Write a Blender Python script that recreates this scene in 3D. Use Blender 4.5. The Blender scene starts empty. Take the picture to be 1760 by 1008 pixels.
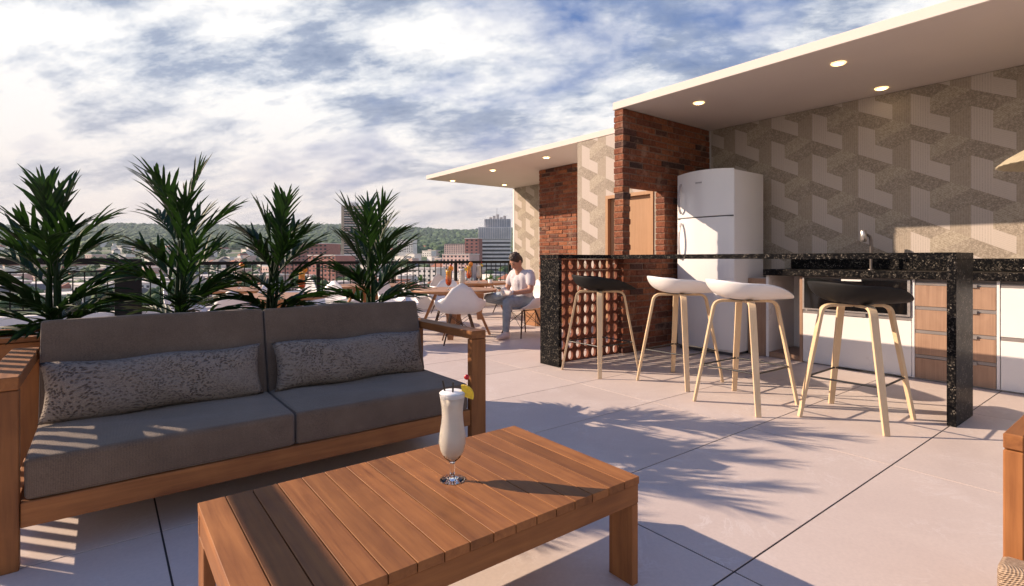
import bpy, bmesh, math, random
import numpy as np
from mathutils import Vector, Matrix, Euler
R = math.radians
random.seed(7)
rng = np.random.default_rng(11)
scene = bpy.context.scene
COL = scene.collection

# ------------------------------------------------------------------ camera
EYE = 1.06
YAW = R(37.68)                     # heading of the lens, turned from +Y towards +X
FPX = 909.0 / 1760.0               # focal length as a share of the picture width
FWD = Vector((math.sin(YAW), math.cos(YAW), 0))
RGT = Vector((math.cos(YAW), -math.sin(YAW), 0))
cam = bpy.data.cameras.new('camera')
cam.sensor_width = 36.0
cam.lens = 36.0 * FPX
cam.shift_y = -59.0 / 1760.0
cam.clip_start = 0.05
cam.clip_end = 20000
cam_ob = bpy.data.objects.new('camera', cam)
COL.objects.link(cam_ob)
cam_ob.location = (0, 0, EYE)
cam_ob.rotation_euler = (R(90), 0, -YAW)
scene.camera = cam_ob

# ------------------------------------------------------------------ sun and sky
SUN_AZ, SUN_EL = R(40), R(27)      # azimuth from +Y towards -X
to_sun = Vector((-math.sin(SUN_AZ) * math.cos(SUN_EL), math.cos(SUN_AZ) * math.cos(SUN_EL), math.sin(SUN_EL)))
sun = bpy.data.lights.new('sun', 'SUN')
sun.energy = 5.0
sun.angle = R(0.5)
sun.color = (1.0, 0.78, 0.58)
sun_ob = bpy.data.objects.new('sun', sun)
COL.objects.link(sun_ob)
sun_ob.location = (-20, 25, 18)
sun_ob.rotation_euler = (-to_sun).to_track_quat('-Z', 'Y').to_euler()

scene.view_settings.view_transform = 'Standard'
scene.view_settings.look = 'None'
scene.view_settings.exposure = 0.62
scene.view_settings.gamma = 1.0
scene.view_settings.use_curve_mapping = False
scene.cycles.use_denoising = True
scene.cycles.max_bounces = 8
scene.cycles.transparent_max_bounces = 12


class N:
    """small helper round a node tree"""
    def __init__(self, tree):
        self.t = tree
        tree.nodes.clear()

    def new(self, typ, **kw):
        n = self.t.nodes.new(typ)
        for k, v in kw.items():
            setattr(n, k, v)
        return n

    def put(self, sock, v):
        if v is None:
            return
        if isinstance(v, bpy.types.NodeSocket):
            self.t.links.new(v, sock)
        else:
            if sock.type == 'RGBA' and len(v) == 3:
                v = (*v, 1)
            sock.default_value = v

    def m(self, op, a, b=None, c=None, clamp=False):
        n = self.new('ShaderNodeMath', operation=op)
        n.use_clamp = clamp
        self.put(n.inputs[0], a)
        if b is not None:
            self.put(n.inputs[1], b)
        if c is not None:
            self.put(n.inputs[2], c)
        return n.outputs[0]

    def vm(self, op, a, b=None):
        n = self.new('ShaderNodeVectorMath', operation=op)
        self.put(n.inputs[0], a)
        if b is not None:
            self.put(n.inputs[1], b)
        return n.outputs[1] if op in ('LENGTH', 'DOT_PRODUCT') else n.outputs[0]

    def sep(self, v):
        n = self.new('ShaderNodeSeparateXYZ')
        self.put(n.inputs[0], v)
        return n.outputs

    def comb(self, x=0.0, y=0.0, z=0.0):
        n = self.new('ShaderNodeCombineXYZ')
        for i, v in enumerate((x, y, z)):
            self.put(n.inputs[i], v)
        return n.outputs[0]

    def noise(self, vec, scale, detail=3, rough=0.5, dist=0.0, dim='3D'):
        n = self.new('ShaderNodeTexNoise', noise_dimensions=dim)
        self.put(n.inputs['Vector'], vec)
        n.inputs['Scale'].default_value = scale
        n.inputs['Detail'].default_value = detail
        n.inputs['Roughness'].default_value = rough
        n.inputs['Distortion'].default_value = dist
        return n.outputs['Fac']

    def voro(self, vec, scale, feature='F1', out='Distance'):
        n = self.new('ShaderNodeTexVoronoi', feature=feature)
        self.put(n.inputs['Vector'], vec)
        n.inputs['Scale'].default_value = scale
        return n.outputs[out]

    def ramp(self, fac, stops, interp='LINEAR'):
        n = self.new('ShaderNodeValToRGB')
        cr = n.color_ramp
        cr.interpolation = interp
        while len(cr.elements) < len(stops):
            cr.elements.new(0.5)
        for e, (p, c) in zip(cr.elements, stops):
            e.position = p
            e.color = (*c, 1) if len(c) == 3 else c
        self.put(n.inputs[0], fac)
        return n.outputs[0]

    def mix(self, fac, a, b, mode='MIX'):
        n = self.new('ShaderNodeMix', data_type='RGBA', blend_type=mode)
        self.put(n.inputs['Factor'], fac)
        self.put(n.inputs[6], a)
        self.put(n.inputs[7], b)
        return n.outputs[2]

    def rng(self, v, a, b, c=0.0, d=1.0):
        n = self.new('ShaderNodeMapRange')
        self.put(n.inputs[0], v)
        for i, x in enumerate((a, b, c, d)):
            n.inputs[i + 1].default_value = x
        return n.outputs[0]

    def bump(self, height, strength=0.3, dist=0.01):
        n = self.new('ShaderNodeBump')
        n.inputs['Strength'].default_value = strength
        n.inputs['Distance'].default_value = dist
        self.put(n.inputs['Height'], height)
        return n.outputs[0]


# world: a physical sky under broken, drifting cloud
world = bpy.data.worlds.new('World')
scene.world = world
world.use_nodes = True
w = N(world.node_tree)
sky = w.new('ShaderNodeTexSky', sky_type='NISHITA')
sky.sun_disc = False
sky.sun_elevation = SUN_EL
sky.sun_rotation = -SUN_AZ
sky.air_density = 1.0
sky.dust_density = 1.0
tc = w.new('ShaderNodeTexCoord')
d = tc.outputs['Generated']
sx, sy, sz = w.sep(d)
zc = w.m('ADD', w.m('MAXIMUM', sz, 0.0), 0.30)
rot = R(12)
px = w.m('DIVIDE', sx, zc)
py = w.m('DIVIDE', sy, zc)
qx = w.m('ADD', w.m('MULTIPLY', px, math.cos(YAW + rot)), w.m('MULTIPLY', py, -math.sin(YAW + rot)))   # across the view
qy = w.m('ADD', w.m('MULTIPLY', px, math.sin(YAW + rot)), w.m('MULTIPLY', py, math.cos(YAW + rot)))
P = w.comb(w.m('MULTIPLY', qx, 0.9), w.m('MULTIPLY', qy, 1.0), 25.4)
big = w.noise(P, 0.75, 3, 0.5, 0.3)
mid = w.noise(P, 1.9, 9, 0.55, 0.15)
fine = w.noise(w.comb(w.m('MULTIPLY', qx, 0.7), qy, 9.1), 4.5, 8, 0.62, 0.2)
dens = w.m('ADD', w.m('ADD', w.m('MULTIPLY', big, 0.5), w.m('MULTIPLY', mid, 0.75)), w.m('MULTIPLY', fine, 0.25))
shade = w.noise(w.comb(w.m('MULTIPLY', qx, 0.75), w.m('MULTIPLY', qy, 1.25), 59.7), 3.0, 14, 0.645, 0.1)
bluesky = w.mix(0.9, w.mix(1.0, sky.outputs[0], (0.10, 0.10, 0.10), 'MULTIPLY'), (0.125, 0.24, 0.56))
cloudcol = w.ramp(shade, [(0.30, (0.21, 0.285, 0.45)), (0.415, (0.43, 0.50, 0.65)), (0.485, (0.83, 0.86, 0.92)), (0.55, (1.14, 1.12, 1.10))])
cover = w.rng(w.m('SUBTRACT', dens, w.rng(sz, 0.22, 0.75, 0.0, 0.34)), 0.52, 0.66)
skycol = w.mix(cover, bluesky, cloudcol)
haze_f = w.m('POWER', w.rng(sz, 0.04, 0.30, 1.0, 0.0), 1.4)
hz = w.m('MULTIPLY', haze_f, w.rng(shade, 0.32, 0.55, 0.55, 1.0))
skycol = w.mix(hz, skycol, (1.02, 0.87, 0.78))
bg = w.new('ShaderNodeBackground')
w.put(bg.inputs[0], skycol)
bg.inputs[1].default_value = 0.61
out = w.new('ShaderNodeOutputWorld')
world.node_tree.links.new(bg.outputs[0], out.inputs[0])


# ------------------------------------------------------------------ geometry helpers
class MB:
    """collects faces; build() links them as one mesh object"""
    def __init__(self):
        self.v, self.f, self.s, self.mi = [], [], [], []
        self.cur = 0

    def add(self, verts, faces, smooth=False):
        o = len(self.v)
        self.v += [tuple(p) for p in verts]
        for f in faces:
            self.f.append(tuple(i + o for i in f))
            self.s.append(smooth)
            self.mi.append(self.cur)
        return self

    def box(self, x0, y0, z0, x1, y1, z1):
        x0, x1 = sorted((x0, x1)); y0, y1 = sorted((y0, y1)); z0, z1 = sorted((z0, z1))
        v = [(x0, y0, z0), (x1, y0, z0), (x1, y1, z0), (x0, y1, z0), (x0, y0, z1), (x1, y0, z1), (x1, y1, z1), (x0, y1, z1)]
        return self.add(v, [(0, 3, 2, 1), (4, 5, 6, 7), (0, 1, 5, 4), (1, 2, 6, 5), (2, 3, 7, 6), (3, 0, 4, 7)])

    def obox(self, c, size, M):
        hx, hy, hz = (s / 2 for s in size)
        c = Vector(c)
        v = [c + M @ Vector((sx * hx, sy * hy, sz * hz)) for sz in (-1, 1) for sx, sy in ((-1, -1), (1, -1), (1, 1), (-1, 1))]
        return self.add(v, [(0, 3, 2, 1), (4, 5, 6, 7), (0, 1, 5, 4), (1, 2, 6, 5), (2, 3, 7, 6), (3, 0, 4, 7)])

    def prism(self, poly, z0, z1):
        n = len(poly)
        v = [(x, y, z0) for x, y in poly] + [(x, y, z1) for x, y in poly]
        f = [tuple(range(n - 1, -1, -1)), tuple(range(n, 2 * n))] + [(i, (i + 1) % n, n + (i + 1) % n, n + i) for i in range(n)]
        return self.add(v, f)

    def lathe(self, prof, n=24, c=(0, 0, 0), cap0=True, cap1=True, smooth=True):
        v, f = [], []
        for r, z in prof:
            for k in range(n):
                a = 2 * math.pi * k / n
                v.append((c[0] + r * math.cos(a), c[1] + r * math.sin(a), c[2] + z))
        for i in range(len(prof) - 1):
            for k in range(n):
                f.append((i * n + k, i * n + (k + 1) % n, (i + 1) * n + (k + 1) % n, (i + 1) * n + k))
        self.add(v, f, smooth)
        if cap0:
            self.add(v[:n], [tuple(range(n - 1, -1, -1))])
        if cap1:
            self.add(v[-n:], [tuple(range(n))])
        return self

    def tube(self, pts, radii, n=8, cap=True, smooth=True):
        pts = [Vector(p) for p in pts]
        if not hasattr(radii, '__len__'):
            radii = [radii] * len(pts)
        v, f = [], []
        up = None
        for i, p in enumerate(pts):
            t = (pts[min(i + 1, len(pts) - 1)] - pts[max(i - 1, 0)]).normalized()
            if up is None:
                up = t.orthogonal().normalized()
            else:
                up = (up - t * up.dot(t))
                up = up.normalized() if up.length > 1e-6 else t.orthogonal().normalized()
            b = t.cross(up)
            for k in range(n):
                a = 2 * math.pi * k / n
                v.append(p + (up * math.cos(a) + b * math.sin(a)) * radii[i])
        m = len(pts)
        for i in range(m - 1):
            for k in range(n):
                f.append((i * n + k, i * n + (k + 1) % n, (i + 1) * n + (k + 1) % n, (i + 1) * n + k))
        self.add(v, f, smooth)
        if cap:
            self.add(v[:n], [tuple(range(n - 1, -1, -1))])
            self.add(v[-n:], [tuple(range(n))])
        return self

    def strip(self, pts, wdir, width, thick):
        """a flat bent strip (rectangular section); wdir is the width direction"""
        pts = [Vector(p) for p in pts]
        wd = Vector(wdir).normalized()
        v, f = [], []
        if not hasattr(width, '__len__'):
            width = [width] * len(pts)
        for i, p in enumerate(pts):
            t = (pts[min(i + 1, len(pts) - 1)] - pts[max(i - 1, 0)]).normalized()
            nn = t.cross(wd).normalized()
            h, k = wd * width[i] / 2, nn * thick / 2
            v += [p + h + k, p - h + k, p - h - k, p + h - k]
        for i in range(len(pts) - 1):
            for k in range(4):
                f.append((i * 4 + k, i * 4 + (k + 1) % 4, i * 4 + 4 + (k + 1) % 4, i * 4 + 4 + k))
        e = 4 * (len(pts) - 1)
        f += [(3, 2, 1, 0), (e, e + 1, e + 2, e + 3)]
        return self.add(v, f)

    def capsule(self, a, b, ra, rb, n=10, rings=3):
        a, b = Vector(a), Vector(b)
        t = (b - a)
        L = t.length
        t = t / L if L > 1e-6 else Vector((0, 0, 1))
        pts, rad = [], []
        for i in range(rings + 1):
            q = math.pi / 2 * (1 - i / rings)
            pts.append(a - t * ra * math.sin(q)); rad.append(max(ra * math.cos(q), 1e-4))
        for i in range(rings + 1):
            q = math.pi / 2 * i / rings
            pts.append(b + t * rb * math.sin(q)); rad.append(max(rb * math.cos(q), 1e-4))
        up = t.orthogonal().normalized()
        bb = t.cross(up)
        v, f = [], []
        for p, r in zip(pts, rad):
            for k in range(n):
                ang = 2 * math.pi * k / n
                v.append(p + (up * math.cos(ang) + bb * math.sin(ang)) * r)
        m = len(pts)
        for i in range(m - 1):
            for k in range(n):
                f.append((i * n + k, i * n + (k + 1) % n, (i + 1) * n + (k + 1) % n, (i + 1) * n + k))
        f += [tuple(range(n - 1, -1, -1)), tuple(range((m - 1) * n, m * n))]
        return self.add(v, f, True)

    def ball(self, c, r, nu=14, nv=9, M=None):
        rx, ry, rz = r if hasattr(r, '__len__') else (r, r, r)
        M = M or Matrix.Identity(3)
        c = Vector(c)
        v = [c + M @ Vector((0, 0, -rz))]
        for j in range(1, nv):
            th = math.pi * j / nv
            for k in range(nu):
                a = 2 * math.pi * k / nu
                v.append(c + M @ Vector((rx * math.sin(th) * math.cos(a), ry * math.sin(th) * math.sin(a), -rz * math.cos(th))))
        v.append(c + M @ Vector((0, 0, rz)))
        f = [(0, 1 + (k + 1) % nu, 1 + k) for k in range(nu)]
        for j in range(nv - 2):
            for k in range(nu):
                a0 = 1 + j * nu
                f.append((a0 + k, a0 + (k + 1) % nu, a0 + nu + (k + 1) % nu, a0 + nu + k))
        a0 = 1 + (nv - 2) * nu
        f += [(a0 + k, a0 + (k + 1) % nu, len(v) - 1) for k in range(nu)]
        return self.add(v, f, True)

    def mesh(self, name):
        me = bpy.data.meshes.new(name)
        me.from_pydata(self.v, [], self.f)
        me.polygons.foreach_set('use_smooth', self.s)
        me.polygons.foreach_set('material_index', self.mi)
        me.update()
        return me

    def build(self, name, mat, parent=None, loc=None, rot=None):
        return link(name, self.mesh(name), mat, parent, loc, rot)


def link(name, me, mat=None, parent=None, loc=None, rot=None):
    if mat is not None:
        for mm in (mat if isinstance(mat, (list, tuple)) else [mat]):
            if mm.name not in me.materials:
                me.materials.append(mm)
    o = bpy.data.objects.new(name, me)
    COL.objects.link(o)
    if parent is not None:
        o.parent = parent
    if loc is not None:
        o.location = loc
    if rot is not None:
        o.rotation_euler = rot
    return o


def tag(o, label=None, cat=None, group=None, kind=None):
    for k, v in (('label', label), ('category', cat), ('group', group), ('kind', kind)):
        if v:
            o[k] = v
    return o


def empty(name, loc=(0, 0, 0), rz=0.0, label=None, cat=None, group=None):
    o = bpy.data.objects.new(name, None)
    o.empty_display_size = 0.1
    COL.objects.link(o)
    o.location = loc
    o.rotation_euler = (0, 0, rz)
    return tag(o, label, cat, group)


def copy_tree(o, parent=None):
    c = o.copy()
    COL.objects.link(c)
    if parent is not None:
        c.parent = parent
    for ch in [x for x in bpy.data.objects if x.parent == o]:
        copy_tree(ch, c)
    return c


KIDS = {}
def dup(root, loc, rz=0.0, label=None, group=None, scale=None):
    """copy a thing together with its parts and sub-parts"""
    def rec(o, parent):
        c = o.copy()
        COL.objects.link(c)
        if parent is not None:
            c.parent = parent
        for ch in o.children:
            rec(ch, c)
        return c
    c = rec(root, None)
    c.location = loc
    c.rotation_euler = (0, 0, rz)
    if scale:
        c.scale = (scale,) * 3 if not hasattr(scale, '__len__') else scale
    return tag(c, label, None, group)


_rb = {}
def rbox_mesh(sx, sy, sz, bw=0.003, seg=1):
    """centred box with eased edges; shared between alike pieces"""
    key = (round(sx, 4), round(sy, 4), round(sz, 4), bw, seg)
    if key not in _rb:
        bm = bmesh.new()
        bmesh.ops.create_cube(bm, size=1)
        bmesh.ops.scale(bm, vec=(sx, sy, sz), verts=bm.verts)
        bmesh.ops.bevel(bm, geom=list(bm.edges), offset=min(bw, 0.45 * min(sx, sy, sz)), segments=seg, profile=0.5, affect='EDGES', clamp_overlap=True)
        me = bpy.data.meshes.new('piece')
        for f in bm.faces:
            f.smooth = seg > 1
        bm.to_mesh(me)
        bm.free()
        _rb[key] = me
    return _rb[key]


def piece(name, x0, y0, z0, x1, y1, z1, mat, parent=None, bw=0.003, seg=1):
    """eased box between two corners (the mesh is shared between boxes of one size and material)"""
    key = (round(abs(x1 - x0), 4), round(abs(y1 - y0), 4), round(abs(z1 - z0), 4), bw, seg, mat.name)
    if key not in _rb:
        me = rbox_mesh(abs(x1 - x0), abs(y1 - y0), abs(z1 - z0), bw, seg).copy()
        me.materials.clear()
        me.materials.append(mat)
        _rb[key] = me
    o = bpy.data.objects.new(name, _rb[key])
    COL.objects.link(o)
    if parent is not None:
        o.parent = parent
        base = Vector(parent.location) if parent.parent is None else Vector(parent.location) + Vector(parent.parent.location)
    else:
        base = Vector((0, 0, 0))
    o.location = Vector(((x0 + x1) / 2, (y0 + y1) / 2, (z0 + z1) / 2)) - base
    return o


def ground_at(u, v):
    """terrace-floor point under a picture pixel (1760 wide photograph)"""
    z = 909.0 * EYE / (v - 445.0)
    return FWD * z + RGT * ((u - 880.0) / 909.0 * z)


def at_depth(u, z):
    return FWD * z + RGT * ((u - 880.0) / 909.0 * z)


# ------------------------------------------------------------------ materials
def mat(name, build):
    m = bpy.data.materials.new(name)
    m.use_nodes = True
    n = N(m.node_tree)
    b = n.new('ShaderNodeBsdfPrincipled')
    o = n.new('ShaderNodeOutputMaterial')
    m.node_tree.links.new(b.outputs[0], o.inputs[0])
    build(n, b)
    return m


def ocoord(n, jitter=True):
    t = n.new('ShaderNodeTexCoord').outputs['Object']
    if jitter:
        r = n.new('ShaderNodeObjectInfo').outputs['Random']
        t = n.vm('ADD', t, n.comb(n.m('MULTIPLY', r, 13.0), n.m('MULTIPLY', r, 7.3), n.m('MULTIPLY', r, 4.1)))
    return t


def wpos(n):
    return n.new('ShaderNodeNewGeometry').outputs['Position']


def plain(name, col, rough=0.5, metal=0.0, var=0.06, scale=6.0, bump=0.0, bscale=60.0, spec=0.5, coat=0.0):
    def f(n, b):
        c = wpos(n)
        ns = n.noise(c, scale, 4, 0.55)
        n.put(b.inputs['Base Color'], n.mix(n.rng(ns, 0.3, 0.7), tuple(x * (1 - var) for x in col), tuple(min(1, x * (1 + var)) for x in col)))
        n.put(b.inputs['Roughness'], n.rng(ns, 0.3, 0.7, rough * 0.88, min(1, rough * 1.12)))
        b.inputs['Metallic'].default_value = metal
        b.inputs['Specular IOR Level'].default_value = spec
        b.inputs['Coat Weight'].default_value = coat
        if bump:
            n.put(b.inputs['Normal'], n.bump(n.noise(c, bscale, 3), bump, 0.004))
    return mat(name, f)


def wood(name, light, dark, axis='x', rough=0.45, across=26.0, along=1.6, bump=0.12, var=0.22):
    def f(n, b):
        c = ocoord(n)
        rnd = n.new('ShaderNodeObjectInfo').outputs['Random']
        s = [across, across, across]
        s['xyz'.index(axis)] = along
        c2 = n.vm('MULTIPLY', c, tuple(s))
        g1 = n.noise(c2, 1.0, 6, 0.6, 0.9)
        g2 = n.noise(n.vm('MULTIPLY', c2, (3.2, 3.2, 3.2)), 1.0, 4, 0.6, 0.3)
        fig = n.noise(n.vm('MULTIPLY', c, (4, 4, 4)), 1.0, 3, 0.5, 1.2)
        k = n.m('ADD', n.m('ADD', n.m('MULTIPLY', g1, 0.55), n.m('MULTIPLY', g2, 0.25)), n.m('MULTIPLY', fig, 0.3))
        col = n.ramp(k, [(0.36, dark), (0.52, tuple((a + q) / 2 for a, q in zip(light, dark))), (0.70, light)])
        col = n.mix(1.0, col, n.comb(*[n.rng(rnd, 0, 1, 1 - var, 1 + var * 0.6)] * 3), 'MULTIPLY')
        n.put(b.inputs['Base Color'], col)
        n.put(b.inputs['Roughness'], n.rng(g1, 0.3, 0.7, rough * 0.85, rough * 1.2))
        n.put(b.inputs['Normal'], n.bump(g2, bump, 0.003))
        b.inputs['Specular IOR Level'].default_value = 0.3
    return mat(name, f)


M = {}
for ax in 'xyz':
    M['teak_' + ax] = wood('teak_' + ax, (0.37, 0.152, 0.050), (0.165, 0.058, 0.020), ax, 0.58)
    M['ash_' + ax] = wood('ash_' + ax, (0.74, 0.56, 0.36), (0.62, 0.44, 0.26), ax, 0.42, 30, 1.4, 0.05, 0.08)
    M['walnut_' + ax] = wood('walnut_' + ax, (0.42, 0.27, 0.185), (0.26, 0.155, 0.105), ax, 0.4, 34, 1.2, 0.05, 0.05)
    M['oak_' + ax] = wood('oak_' + ax, (0.44, 0.22, 0.105), (0.29, 0.135, 0.06), ax, 0.42, 24, 1.5, 0.08, 0.1)
M['door_wood'] = wood('door_wood', (0.46, 0.27, 0.15), (0.36, 0.20, 0.105), 'z', 0.42, 30, 1.2, 0.04, 0.05)
M['dark_wood'] = wood('dark_wood', (0.13, 0.065, 0.035), (0.06, 0.03, 0.018), 'z', 0.5, 30, 2, 0.1, 0.1)


def f_fabric(n, b):
    c = ocoord(n, False)
    x, y, z = n.sep(c)
    a = n.m('SINE', n.m('MULTIPLY', n.m('ADD', n.m('ADD', x, y), z), 700.0))
    q = n.m('SINE', n.m('MULTIPLY', n.m('SUBTRACT', n.m('SUBTRACT', x, y), z), 700.0))
    wv = n.m('MULTIPLY', a, q)
    ns = n.noise(c, 240, 3, 0.7)
    mott = n.noise(c, 5, 4, 0.6)
    k = n.m('ADD', n.m('MULTIPLY', wv, 0.13), n.m('ADD', n.m('MULTIPLY', ns, 0.5), n.m('MULTIPLY', mott, 0.35)))
    n.put(b.inputs['Base Color'], n.ramp(k, [(0.22, (0.072, 0.048, 0.033)), (0.46, (0.152, 0.106, 0.074)), (0.70, (0.265, 0.193, 0.138))]))
    b.inputs['Roughness'].default_value = 0.92
    b.inputs['Sheen Weight'].default_value = 0.25
    n.put(b.inputs['Normal'], n.bump(n.m('ADD', wv, ns), 0.5, 0.0015))
M['fabric'] = mat('sofa_fabric', f_fabric)


def f_crochet(n, b):
    c = ocoord(n, True)
    warp = n.vm('ADD', n.vm('MULTIPLY', c, (1.0, 1.0, 1.55)), n.vm('MULTIPLY', n.comb(n.noise(c, 4.0, 2), n.noise(n.vm('ADD', c, (3, 1, 2)), 4.0, 2), n.noise(n.vm('ADD', c, (7, 5, 1)), 4.0, 2)), (0.22, 0.22, 0.22)))
    v = n.voro(warp, 74.0)
    hole = n.rng(v, 0.20, 0.50, 0.0, 1.0)
    hole = n.m('SUBTRACT', 1.0, hole)
    thread = n.noise(c, 300, 3, 0.7)
    patch = n.rng(n.noise(c, 6.0, 3, 0.6), 0.35, 0.6)
    deep = n.m('MULTIPLY', hole, n.rng(patch, 0, 1, 0.3, 0.9))
    base = n.mix(n.rng(thread, 0.3, 0.7), (0.17, 0.138, 0.115), (0.32, 0.268, 0.225))
    n.put(b.inputs['Base Color'], n.mix(deep, base, (0.072, 0.052, 0.043)))
    b.inputs['Roughness'].default_value = 0.95
    n.put(b.inputs['Normal'], n.bump(n.m('SUBTRACT', n.m('MULTIPLY', thread, 0.3), deep), 0.9, 0.008))
M['crochet'] = mat('crochet_wool', f_crochet)


def f_wicker(n, b):
    c = ocoord(n, False)
    x, y, z = n.sep(c)
    a = n.m('SINE', n.m('MULTIPLY', n.m('ADD', y, z), 1000.0))
    q = n.m('SINE', n.m('MULTIPLY', n.m('ADD', x, n.m('MULTIPLY', z, 0.5)), 1000.0))
    k = n.m('MULTIPLY', a, q)
    ns = n.noise(c, 150, 3, 0.6)
    n.put(b.inputs['Base Color'], n.ramp(n.m('ADD', n.m('MULTIPLY', k, 0.3), ns), [(0.2, (0.16, 0.10, 0.065)), (0.5, (0.40, 0.28, 0.19)), (0.8, (0.56, 0.42, 0.30))]))
    b.inputs['Roughness'].default_value = 0.85
    n.put(b.inputs['Normal'], n.bump(k, 0.7, 0.003))
M['wicker'] = mat('woven_seat', f_wicker)


def f_tile(n, b):
    c = wpos(n)
    rnd = n.new('ShaderNodeObjectInfo').outputs['Random']
    off = n.vm('ADD', c, n.comb(n.m('MULTIPLY', rnd, 31.0), n.m('MULTIPLY', rnd, 17.0), 0.0))
    cloud = n.noise(off, 1.6, 6, 0.62, 0.5)
    vein = n.m('ABSOLUTE', n.m('SUBTRACT', n.noise(off, 2.6, 7, 0.66, 1.6), 0.5))
    veinm = n.m('MULTIPLY', n.rng(vein, 0.0, 0.022, 1.0, 0.0), n.rng(n.noise(off, 3.3, 3), 0.48, 0.66))
    fine = n.noise(off, 70, 4, 0.6)
    base = n.ramp(cloud, [(0.3, (0.600, 0.505, 0.460)), (0.5, (0.645, 0.550, 0.500)), (0.72, (0.680, 0.585, 0.535))])
    base = n.mix(n.m('MULTIPLY', n.rng(fine, 0.35, 0.7), 0.24), base, (0.44, 0.37, 0.345))
    base = n.mix(n.m('MULTIPLY', veinm, 0.75), base, (0.72, 0.65, 0.62))
    base = n.mix(1.0, base, n.comb(*[n.rng(rnd, 0, 1, 0.94, 1.04)] * 3), 'MULTIPLY')
    stain = n.m('MULTIPLY', n.rng(n.noise(c, 0.9, 6, 0.68, 0.8), 0.52, 0.74), 0.30)
    base = n.mix(stain, base, (0.40, 0.33, 0.295))
    n.put(b.inputs['Base Color'], base)
    n.put(b.inputs['Roughness'], n.rng(cloud, 0.3, 0.7, 0.55, 0.40))
    b.inputs['Specular IOR Level'].default_value = 0.35
    n.put(b.inputs['Normal'], n.bump(fine, 0.05, 0.002))
M['tile'] = mat('porcelain_tile', f_tile)


def f_granite(n, b):
    c = wpos(n)
    wob = n.vm('ADD', c, n.vm('MULTIPLY', n.comb(n.noise(c, 14, 3), n.noise(n.vm('ADD', c, (5, 2, 9)), 14, 3), n.noise(n.vm('ADD', c, (1, 8, 3)), 14, 3)), (0.05, 0.05, 0.05)))
    v = n.voro(wob, 75.0)
    g = n.noise(c, 60, 5, 0.75)
    patch = n.noise(c, 9, 3, 0.6)
    fl = n.m('MULTIPLY', n.rng(g, 0.52, 0.68), n.rng(patch, 0.36, 0.62))
    fl2 = n.m('MULTIPLY', n.rng(v, 0.40, 0.16), n.rng(n.noise(c, 22, 2), 0.50, 0.60))
    col = n.mix(fl, (0.007, 0.007, 0.008), (0.15, 0.13, 0.11))
    col = n.mix(n.m('MULTIPLY', fl2, 0.75), col, (0.30, 0.265, 0.22))
    n.put(b.inputs['Base Color'], col)
    b.inputs['Roughness'].default_value = 0.35
    b.inputs['Specular IOR Level'].default_value = 0.03
M['granite'] = mat('black_granite', f_granite)


def f_brick(n, b):
    c = wpos(n)
    rnd = n.new('ShaderNodeObjectInfo').outputs['Random']
    tone = n.ramp(rnd, [(0.0, (0.15, 0.048, 0.026)), (0.22, (0.37, 0.115, 0.048)), (0.42, (0.26, 0.075, 0.036)), (0.62, (0.44, 0.160, 0.070)), (0.80, (0.28, 0.090, 0.048)), (0.93, (0.16, 0.062, 0.042)), (0.985, (0.085, 0.042, 0.034))])
    g = n.noise(c, 30, 6, 0.75)
    sm = n.noise(c, 7, 4, 0.6)
    col = n.mix(n.rng(g, 0.35, 0.72), n.mix(1.0, tone, (0.42, 0.37, 0.36), 'MULTIPLY'), tone)
    col = n.mix(n.m('MULTIPLY', n.rng(sm, 0.56, 0.72), 0.5), col, (0.42, 0.27, 0.19))
    n.put(b.inputs['Base Color'], col)
    b.inputs['Roughness'].default_value = 0.9
    n.put(b.inputs['Normal'], n.bump(g, 1.0, 0.014))
M['brick'] = mat('old_red_brick', f_brick)
M['mortar'] = plain('mortar', (0.20, 0.125, 0.09), 0.95, var=0.25, scale=30, bump=0.5)


def f_terracotta(n, b):
    c = wpos(n)
    g = n.noise(c, 30, 4, 0.6)
    rnd = n.new('ShaderNodeObjectInfo').outputs['Random']
    n.put(b.inputs['Base Color'], n.mix(n.rng(n.m('ADD', g, n.m('MULTIPLY', rnd, 0.3)), 0.4, 0.9), (0.13, 0.036, 0.020), (0.21, 0.068, 0.036)))
    b.inputs['Roughness'].default_value = 0.88
    n.put(b.inputs['Normal'], n.bump(g, 0.3, 0.004))
M['terracotta'] = mat('terracotta', f_terracotta)


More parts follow.
